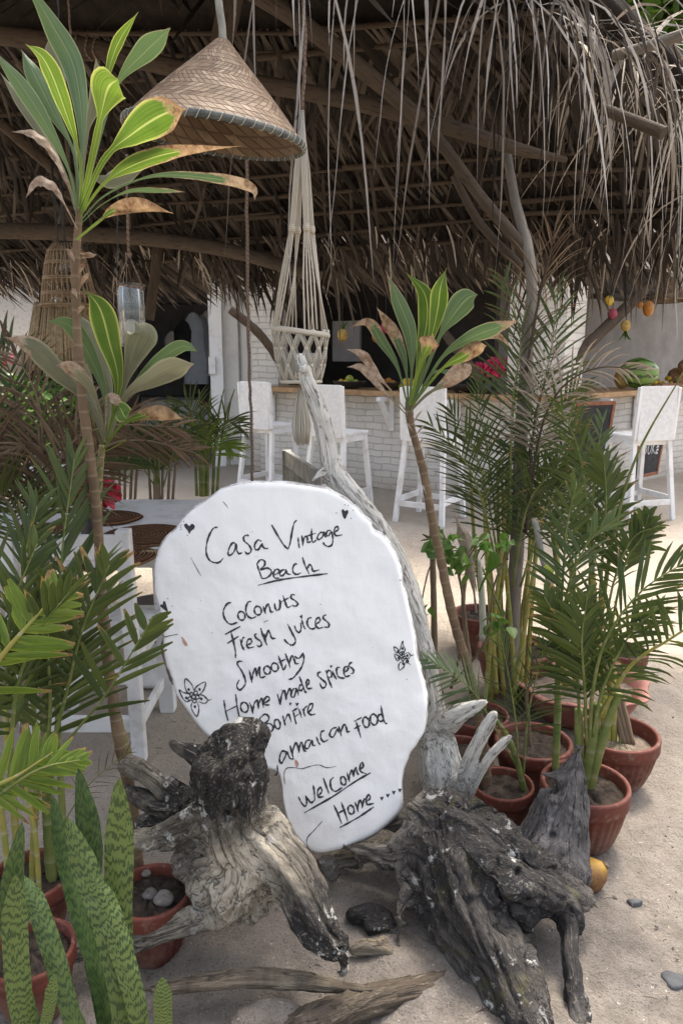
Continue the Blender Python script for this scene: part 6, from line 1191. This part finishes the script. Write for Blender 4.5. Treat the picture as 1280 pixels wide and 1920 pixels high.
# ---------------------------------------------------------------- fruit, bowls, flowers on the bar
ZC=1.096
def on_bar(px,t=None,left=True,off=.05):
    # the point of the counter behind picture column px
    base,xd,n_=(CO,LD,V(-.585,-.811,0)) if left else (CO,RD,V(.653,-.757,0)); base=base-n_*off
    d=ray(px,720); k=d.x/d.y; s=(base.x-k*base.y)/(k*xd.y-xd.x); p=base+xd*s; return V(p.x,p.y,ZC)
def fruit(mat,c,r,label,name='fruit',sy=1.0,group='fruit laid out on the bar',cat='fruit',stemmed=True):
    o=thing(name,label,cat,c,group); m=MB(); pr=[(.0006,r*.90*sy),(r*.12,r*.95*sy),(r*.42,r*.90*sy),(r*.78,r*.62*sy),(r*.98,r*.2*sy),(r*.97,-r*.25*sy),(r*.74,-r*.7*sy),(r*.3,-r*.95*sy),(.0006,-r*.98*sy)]
    m.lathe(pr,c+V(0,0,r*sy),14,flute=lambda i,th:1+.03*math.sin(2*th+i)); m.build('flesh',mat,o)
    if stemmed: m=MB(); m.tube([c+V(0,0,r*1.85*sy),c+V(.002,0,r*2.15*sy)],[r*.09,r*.07],5); m.build('stalk',MTRUNK,o)
    return o
def bowl_(px,r,label,left=True,off=.08):
    c=on_bar(px,left=left,off=off); o=thing('serving_bowl',label,'bowl',c,'black bowls on the bar'); m=MB(); m.lathe([(.001,0),(r*.5,0),(r*.75,.025),(r,.075),(r*1.03,.085),(r*.97,.085),(r*.7,.035),(r*.4,.015),(.001,.012)],c,36); m.build('body',MBOWL,o); m=MB(); m.lathe([(r*.5,0),(r*.52,-.001),(r*.52,.006),(r*.5,.006)],c,24); m.build('foot',MBOWL,o); return c,r
for px,r,lb,fr in ((655,.19,'black bowl of green and yellow fruit behind the driftwood trunk',((MGREENF,.05,'green'),(MGREENF,.04,'green'),(MYELLOW,.036,'yellow'),(MYELLOW,.034,'yellow'),(MGREENF,.034,'green'))),(728,.18,'black bowl of oranges left of the cordyline crown',((MORANGE,.04,'orange'),(MORANGE,.038,'orange'),(MYELLOW,.036,'yellow'),(MORANGE,.036,'orange'))),(872,.19,'empty looking black bowl beside the pink flowers',())):
    c,r=bowl_(px,r,lb)
    for i,(mt,fr_r,cn) in enumerate(fr):
        a=2*PI*i/max(1,len(fr))+.5; rr=r*.5 if i else 0; fruit(mt,c+V(rr*math.cos(a),rr*math.sin(a),.035 if i else .05),fr_r,'small %s fruit piled in the %s'%(cn,lb.split(' of ')[0]+(' behind the driftwood trunk' if px<700 else ' left of the cordyline crown')),group='%s fruit piled in the bowl %s'%(cn,'behind the trunk' if px<700 else 'by the cordyline'))
for i,px in enumerate((762,775,785,752)): fruit(MYELLOW if i<3 else MGREENF,on_bar(px,off=.02+.05*(i%2)),.06-.008*i,['big yellow mango behind the cordyline leaves, left one','big yellow mango behind the cordyline leaves, right one','smaller yellow fruit at the right of the mangoes','small green fruit at the left of the mangoes'][i],sy=1.15)
cv=on_bar(912,off=.0); vs=thing('flower_vase','dark vase of bright pink flowers at the left side of the bar pillar','vase',cv); m=MB(); m.lathe([(.001,0),(.06,0),(.09,.04),(.085,.1),(.06,.14),(.065,.16),(.001,.15)],cv,24); m.build('vase_body',MBOWL,vs)
for dx,dz in((-.08,.21),(.03,.24),(.12,.25),(.06,.2),(-.02,.19)): blooms('bloom',cv+V(dx,random.uniform(-.07,.0),dz+.03),.06,80,MPINK,vs,.045)
m=MB(); m.tube([cv+V(0,0,.13),cv+V(.02,0,.22)],.01,6); m.build('stems',MCANEG,vs)
cg=on_bar(1010,left=False,off=.02); hb=thing('herb_pot','bushy green herb pot in front of the bar pillar','plant',cg+V(0,0,0)); m=MB(); m.lathe([(.001,0),(.07,0),(.09,.14),(.095,.15),(.08,.15),(.001,.13)],cg,24); m.build('pot',MBOWL,hb); m=MB()
for i in range(260): p=cg+V(random.gauss(0,.09),random.gauss(0,.07),.16+abs(random.gauss(.12,.13))); d=V(random.gauss(0,1),random.gauss(0,1),random.gauss(.3,.6)).normalized(); m.strap([p,p+d*.02,p+d*.04],[.002,.014,.001],[V(random.gauss(0,1),random.gauss(0,1),0)]*3,.2,-.5)
m.build('leaves',MHERB,hb)
# right counter
cm=on_bar(1195,left=False,off=-.02); wm=thing('watermelon','striped green watermelon on the right end of the bar','watermelon',cm); m=MB(); M3=Matrix.Rotation(PI/2,3,'Y'); rr=.175; m.lathe([(.001,-rr*1.25),(rr*.45,-rr*1.12),(rr*.82,-rr*.7),(rr,0),(rr*.82,rr*.7),(rr*.45,rr*1.12),(.001,rr*1.25)],cm+V(0,0,rr),40,M=M3); m.build('rind',MMELON,wm); m=MB(); m.tube([cm+V(rr*1.22,0,rr),cm+V(rr*1.4,0,rr*1.1)],.008,6); m.build('stalk',MTRUNK,wm)
cb=on_bar(1168,left=False,off=-.05); m=MB()
c=on_bar(1165,left=False,off=.12); fruit(MPINEAP,c,.09,'whole pineapple lying left of the watermelon','pineapple',1.3)
c=on_bar(1235,left=False,off=.08); tr=thing('fruit_tray','orange wooden tray under small yellow fruit','tray',c); m=MB(); m.box(c+V(0,0,.012),(.5,.3,.02),Matrix.Rotation(.7,3,'Z'),.004); m.build('board',MCOUNTER,tr,smooth=False); m=MB(); m.box(c+V(0,0,.03)+V(.1,-.11,0),(.5,.015,.03),Matrix.Rotation(.7,3,'Z'),.003); m.build('lip',MFRAME,tr,smooth=False)
for i in range(16): fruit(MYELLOW if i%4 else MORANGE,c+Matrix.Rotation(.7,3,'Z')@V(random.uniform(-.22,.22),random.uniform(-.1,.12),0)+V(0,0,.024+(.04 if i>11 else 0)),random.uniform(.024,.034),'small round %s fruit heaped on the wooden tray'%('yellow' if i%4 else 'orange'),group='small %s fruit heaped on the tray'%('yellow' if i%4 else 'orange'),sy=.9)
c=on_bar(1268,left=False,off=.0); fruit(MCOCO,c,.12,'hairy brown coconut on the bar at the right edge','coconut',.95,stemmed=False); fruit(MCOCO,on_bar(1283,left=False,off=-.15)+V(0,0,.14),.10,'second coconut, set higher at the right edge','coconut',.95,stemmed=False)
# fruit hanging on strings over the bar
for x,y,Y,mt,r,nm,lb in((706,633,8.2,MORANGE,.055,'orange','orange hanging on a string left of the cordyline'),(723,615,8.2,MDRAGON,.06,'dragon_fruit','dark pink dragon fruit hanging behind the cordyline leaves'),(642,630,8.2,MPINEAP,.06,'pineapple','small pineapple hanging near the macrame hanger'),(1141,565,7.6,MYELLOW,.045,'lemon','yellow lemon hanging above the pink dragon fruit'),(1147,590,7.6,MDRAGON,.048,'dragon_fruit','pink dragon fruit hanging over the right counter'),(1172,612,7.6,MPINEAP,.05,'pineapple','small pineapple hanging under the slanting pole'),(1199,573,7.7,MORANGE,.03,'orange','little orange hanging beside the orange gourd'),(1214,583,7.7,MORANGE,.055,'gourd','long orange gourd hanging at the right')):
    p=P(x,y,Y); o=fruit(mt,p-V(0,0,r),r,lb,nm,1.15 if nm!='gourd' else 1.4,'fruit hung on strings over the bar'); m=MB(); m.tube([p+V(0,0,r),p+V(0,0,.6),V(p.x,p.y,2.5)],.004,5); m.build('string',MWIRE,o)
    if nm=='pineapple':
        m=MB()
        for i in range(14): a=random.uniform(0,6.3); d=V(math.cos(a)*.5,math.sin(a)*.5,-1 if x>1000 else 1).normalized(); q=p+V(0,0,(r if x<1000 else -r*.9)); m.strap([q,q+d*.05,q+d*.10+V(math.cos(a)*.02,math.sin(a)*.02,0)],[.012,.010,.001],[d.cross(V(math.sin(a),-math.cos(a),.2))]*3,.2,-.5)
        m.build('leaf_tuft',MHERB,o)
c=P(1255,560,8.1); m=MB(); m.lathe([(.02,.22),(.14,.08),(.30,-.02),(.29,-.025),(.13,.07),(.018,.2)],c,32); tag(m.build('hat_lamp',MHATIN,None,c),'distant cone hat lamp hanging inside the bar at right','lamp')
# chalkboards leaning on the bar front
def stroke3(m,pts,o,ux,uy,n_,w):
    q=spl(pts,4); b=len(m.v)
    for i,(x,y) in enumerate(q):
        x0,y0=q[max(i-1,0)]; x1,y1=q[min(i+1,len(q)-1)]; L=math.hypot(x1-x0,y1-y0) or 1
        for s in(-1,1): m.add(o+ux*(x-(y1-y0)/L*w*s)+uy*(y+(x1-x0)/L*w*s)+n_*.003)
    for i in range(len(q)-1): m.f.append((b+2*i,b+2*i+1,b+2*i+3,b+2*i+2))
def chalkboard(label,c,xd,w,h,tilt,text):
    o=thing('chalkboard',label,'chalkboard',c); ux=xd.normalized(); n_=V(ux.y,-ux.x,0); uy=(V(0,0,1)-n_*tilt).normalized(); nn=ux.cross(uy); 
    if nn.dot(n_)<0: nn=-nn
    Mx=Matrix((ux,uy,ux.cross(uy))).transposed(); cc=c+uy*h/2; m=MB(); m.box(cc,(w,h,.012),Mx); m.build('slate',MBLACK,o,smooth=False); t=.035
    for a,b in(((-w/2-t/2,0),(t,h+2*t)),((w/2+t/2,0),(t,h+2*t)),((0,h/2+t/2),(w-.001,t)),((0,-h/2-t/2),(w-.001,t))): m=MB(); m.box(cc+ux*a[0]+uy*a[1],(b[0],b[1],.026),Mx,.003); m.build('frame_rail',MFRAME,o,smooth=False)
    m=MB()
    for st,s,ox,oy in text:
        stroke3(m,[(ox+x*s,oy+y*s) for x,y in st],cc+nn*.006,ux,uy,nn,.0045)
    m.build('chalk_writing',MCHALK,o)
five=[(0,1),(.0,.6),(.3,.65),(.5,.4),(.35,.05),(0,.05)],[(0,1),(.45,1)]
zero=[[(.3,1),(.05,.7),(.1,.2),(.35,.05),(.55,.4),(.5,.85),(.3,1)]]; kk=[[(0,1),(.02,.5),(0,0)],[(.5,1),(.05,.5),(.5,0)]]
tx=[]
for st in five: tx.append((st,.13,-.13,-.05))
for st in zero: tx.append((st,.13,-.04,-.06))
for st in kk: tx.append((st,.13,.06,-.06))
x=-.16
for wd in(5,4):   # the two short scribbled words on top
    for i in range(wd):
        tx.append(([(0,random.uniform(.3,1)),(.2,random.uniform(0,.3)),(.45,random.uniform(.4,.8)),(.3,random.uniform(0,.3)),(.7,random.uniform(.1,.4))],.05,x,.16+random.uniform(-.006,.006)+.0*i)); x+=.034
    x+=.025
tx.append(([(0,1),(0,0),(0,-.9)],.06,.055,.15))
for r in range(5): tx.append(([(0,random.uniform(0,.8)),(.3,0),(.5,.7),(.8,.1),(1.1,.6),(1.4,0)],.035,.145,.07-.035*r))
p=CO+RD*1.98+V(.653,-.757,0)*.18
p=P(1206,900,7.75); chalkboard('black chalkboard with a brown frame and white price writing behind the right stool',V(p.x,p.y,.24),RD,.50,.54,-.10,tx)
p=P(880,960,7.3); p=P(1090,960,7.35); chalkboard('blank looking chalkboard with a red brown frame hidden behind the palms',V(p.x,p.y,.25),V(.9,.42,0),.42,.75,-.12,[])
# ---------------------------------------------------------------- left room: cabinet and clothes
c=P(395,838,11.6); cab=thing('cabinet','low white cabinet inside the dark doorway','cabinet',V(c.x,11.7,0)); cx0=c.x-.35
m=MB(); m.box((cx0,11.85,.42),(1.5,.5,.72),None,.004); m.build('carcass',MPAINT,cab,smooth=False); m=MB(); m.box((cx0,11.83,.80),(1.6,.6,.04),None,.004); m.build('top',MGREYWALL,cab,smooth=False)
for i in(-1,0,1):
    x=cx0+i*.48; m=MB(); m.box((x,11.59,.42),(.44,.024,.58),None,.004); d=m.build('door',MPAINT,cab,smooth=False); m=MB(); m.lathe([(.001,.03),(.022,.028),(.024,.015),(.012,.0),(.012,-.01)],V(x+.16,11.57,.5),12,M=Matrix.Rotation(PI/2,3,'X')); m.build('knob',MPAINT,d)
for i,(px,y0,y1,wpx,mi,lb) in enumerate(((345,600,690,20,2,'black shirt hanging at the left in the doorway'),(362,585,720,24,1,'pale blue shirt hanging in the doorway'),(378,590,700,20,0,'dark grey shirt hanging between the pale ones'),(392,580,705,22,3,'cream shirt hanging nearest the door jamb'),(382,640,760,12,2,'long black garment hanging lowest in the doorway'),(322,620,690,14,3,'cream shirt sleeve hanging far left under the fringe'))):
    Yc_=11.2+.03*i; a=P(px,y0,Yc_); b=P(px,y1,Yc_); W=RP(wpx,px,y0,Yc_); o=thing('hanging_shirt',lb,'shirt',b,'clothes hung in the doorway'); m=MB(); k=14
    for j in range(10):
        t=j/9; z=a.z+(b.z-a.z)*t; sh=min(1,.35+t*3)
        for q in range(k): th=2*PI*q/k; m.add((a.x+W*sh*math.cos(th)*(1+.08*math.sin(5*th+i)),Yc_+W*.35*sh*math.sin(th)*(1+.2*math.sin(4*th+3*t)),z-.03*abs(math.cos(th))*(1 if j==0 else 0)))
    for j in range(9):
        for q in range(k): m.f.append((j*k+q,j*k+(q+1)%k,j*k+k+(q+1)%k,j*k+k+q))
    m.f.append(list(range(k))); m.build('cloth',MCLOTH[mi],o)
    m=MB(); m.tube([a+V(-W*.3,0,.0),a+V(0,0,.05),a+V(0,0,.12),a+V(.02,0,.15)],.004,5); m.build('hanger',MWIRE,o)
a=P(310,570,11.2); b=P(400,570,11.3); m=MB(); m.tube([V(a.x-.3,11.25,a.z),V(b.x+.3,11.25,a.z)],.015,8); tag(m.build('clothes_rail',MWIRE,None,a),'thin dark rail carrying the clothes in the doorway','rail')
# small things on the cabinet top
p=V(cx0+.3,11.8,.82); m=MB(); m.lathe([(.001,0),(.06,0),(.07,.05),(.05,.12),(.001,.12)],p,16); tag(m.build('white_jar',MPAINT,None,p),'small white jar on the cabinet in the doorway','jar')
# ---------------------------------------------------------------- far left hut, shrub, trees
hut=thing('thatched_hut','pale straw roofed hut in bright light at the far left','hut',V(-6.2,10.5,0))
m=MB()
for i in range(900):
    u=random.random(); t=random.random(); p=V(-9+5.4*u,9.2+1.6*t,1.75+1.7*t+.05*random.random()); droop_strap(m,p,V(random.gauss(0,.2),-.7,-.75),random.uniform(.5,.9),random.uniform(.02,.045),V(1,0,random.gauss(0,.2)),.06,3)
m.build('thatch',MTHATCHB,hut)
m=MB(); k=[m.add(q) for q in((-9.2,9.1,1.70),(-3.5,9.1,1.70),(-3.5,11,3.6),(-9.2,11,3.6),(-9.2,9.1,1.6),(-3.5,9.1,1.6),(-3.5,11,3.5),(-9.2,11,3.5))]; m.f=[(0,1,2,3),(7,6,5,4),(0,4,5,1),(1,5,6,2),(2,6,7,3),(3,7,4,0)]; m.build('roof_slab',MTHATCHB,hut,smooth=False)
for x in(-8.8,-6.9,-5.0): m=MB(); m.tube([(x,9.5,0),(x+.03,9.5,1.0),(x,9.5,2.0)],.06,8,.05); m.build('post',MPOST,hut)
m=MB(); m.box((-6.9,11.2,1.0),(4.4,.15,2.0)); m.build('wall',MWALL,hut,smooth=False)
def leafcloud(name,blobs,n,mat,parent,ls,ys=0):
    m=MB(); tot=sum(b[3]**2 for b in blobs)
    for bx,by,bz,br in blobs:
        for i in range(int(n*br*br/tot)):
            d=V(random.gauss(0,1),random.gauss(0,1),random.gauss(0,1)).normalized(); p=V(bx,by,bz)+d*br*random.random()**.4*V(1,1,.8).length/1.6; dd=V(random.gauss(0,1),random.gauss(0,1),random.gauss(-.4,.7)).normalized(); l=ls*random.uniform(.6,1.3)
            m.strap([p,p+dd*l*.35,p+dd*l*.7,p+dd*l],[.003,l*.24,l*.22,.002],[V(random.gauss(0,1),random.gauss(0,1),random.gauss(0,.5))]*4,.25,-.5,None,(-1,0,1))
    return m.build(name,mat,parent)
t=thing('leafy_tree','bright green leafy tree showing above the roof at the top right','tree',V(7.6,14.5,0)); m=MB(); m.tube([(7.6,14.5,0),(7.5,14.4,2),(7.2,14.2,4),(6.9,14.0,6)],[.2,.17,.13,.08],10,.05); m.build('trunk',MTRUNK,t)
q=P(1215,40,14); leafcloud('crown',[(q.x+.3,14.4,q.z+.6,1.2),(q.x+1.3,14.6,q.z+.4,1.2),(q.x-.2,14.2,q.z+1.4,1.2),(q.x+.8,14.2,q.z+1.8,1.3),(q.x+2.2,14.6,q.z+1.2,1.5),(q.x-.6,14.3,q.z+.9,.8)],9000,MTREE,t,.26)
for i,(x,y,z_,r,n,mt,lb) in enumerate(((-3.15,7.2,0,.55,1100,MHERB,'flowering shrub with a few pink blossoms at the left edge'),(-7.5,13.5,0,2.2,3000,MTREE,'dark green tree behind the far hut'),(-3.4,9.0,0,.55,900,MHERB,'low green shrub left of the doorway'))):
    s=thing('garden_shrub',lb,'shrub',V(x,y,0)); m=MB(); m.tube([(x,y,0),(x+.05,y,r*.5),(x,y,r*1.1)],[.04,.03,.015],7); m.build('trunk',MTRUNK,s)
    leafcloud('foliage',[(x,y,r*1.0,r*.7),(x+.4*r,y-.1,r*1.5,r*.6),(x-.4*r,y+.1,r*1.4,r*.6),(x,y,r*1.9,r*.5)],n,mt,s,.11 if mt!=MTREE else .25)
    if i==0:
        for px,py in((18,672),): blooms('blossom',P(px,py,7.0),.03,10,MPINK,s,.06)
# ---------------------------------------------------------------- small things on the sand
c=G(1100,1668); cc=c+V(0,0,.045); hk=thing('coconut','yellow and brown old coconut lying behind the dark root','coconut',c); m=MB(); r=RP(31,1100,1640,c.y); m.lathe([(.001,r*1.25),(r*.3,r*1.15),(r*.75,r*.75),(r,.1*r),(r*.95,-r*.4),(r*.6,-r*1.0),(.001,-r*1.2)],c+V(0,0,r*.95),28,flute=lambda i,th:1+.05*math.cos(3*th),M=Matrix.Rotation(R_(55),3,'Y')); m.build('husk',MHUSK,hk); m=MB(); m.lathe([(.001,.006),(r*.2,.004),(r*.22,-.004),(.001,-.004)],c+V(0,0,r*.95)+Matrix.Rotation(R_(55),3,'Y')@V(0,0,r*1.24),10,M=Matrix.Rotation(R_(55),3,'Y')); m.build('stem_cap',MTRUNK,hk)
q=[G(*p)+V(0,0,.012) for p in((1098,1682),(1130,1725),(1165,1770),(1192,1806))]; m=MB(); m.tube([Vector(a) for a in spl([tuple(v) for v in q],5)],[.003-.00012*i for i in range(16)],6,.2); m.tube([q[1],q[1]+V(.012,.02,.004)],.0012,5); tag(m.build('twig',MTWIG,None,q[0]),'long thin dark twig lying on the sand at the right','twig')
for px,py,a_,b_,lb in((1188,1694,.020,.006,'small flat blue grey slate chip on the sand near the twig'),(1262,1840,.028,.016,'larger flat blue grey slate at the lower right edge')):
    c=G(px,py,.004); m=MB(); m.lathe([(.001,.005),(.8,.004),(1,.001),(1.02,-.01)],(0,0,0),18,flute=lambda i,th:1+.15*math.sin(3*th+1)+.08*math.sin(5*th)); m.v=[(c.x+x*a_*(1 if True else 1),c.y+y*b_*1.6,c.z+z+.006) for x,y,z in m.v]; tag(m.build('flat_stone',MSTONE,None,c),lb,'stone')
c=G(820,1862,.004); m=MB()
for i in range(9): a=random.uniform(0,6.3); droop_strap(m,c+V(random.gauss(0,.008),random.gauss(0,.008),.03),V(math.cos(a),math.sin(a),random.uniform(-.1,.3)),.02,.0045,V(-math.sin(a),math.cos(a),0),.15,3)
tag(m.build('weed_sprout',MHERB,None,c),'tiny green weed sprout at the foot of the dark root','weed')
m=MB()
for i in range(300):
    px,py=random.uniform(250,1280),random.choice((random.uniform(1450,1920),random.uniform(1000,1920))); c=G(px,py,.012); s=random.uniform(.0015,.0055)*(1.6 if random.random()<.06 else 1); m.lathe([(.0003,s*.7),(s*.8,s*.45),(s,0),(s*.6,-s*.7)],c,6,flute=lambda i,th:1+.25*math.sin(2*th+i+px))
o=tag(m.build('gravel',MPEBBLE,None,(0,1.6,0)),kind='stuff')
m=MB()
for i in range(160):
    px,py=random.uniform(280,1250),random.uniform(1330,1920); c=G(px,py,.016); a=random.uniform(0,6.3); l=random.uniform(.008,.035); d=V(math.cos(a),math.sin(a),random.gauss(0,.08)); m.tube([c,c+d*l*.5+V(0,0,.002),c+d*l],[.0007,.0011,.0005],4)
tag(m.build('leaf_litter',MTWIG,None,(0,1.6,0)),kind='stuff')
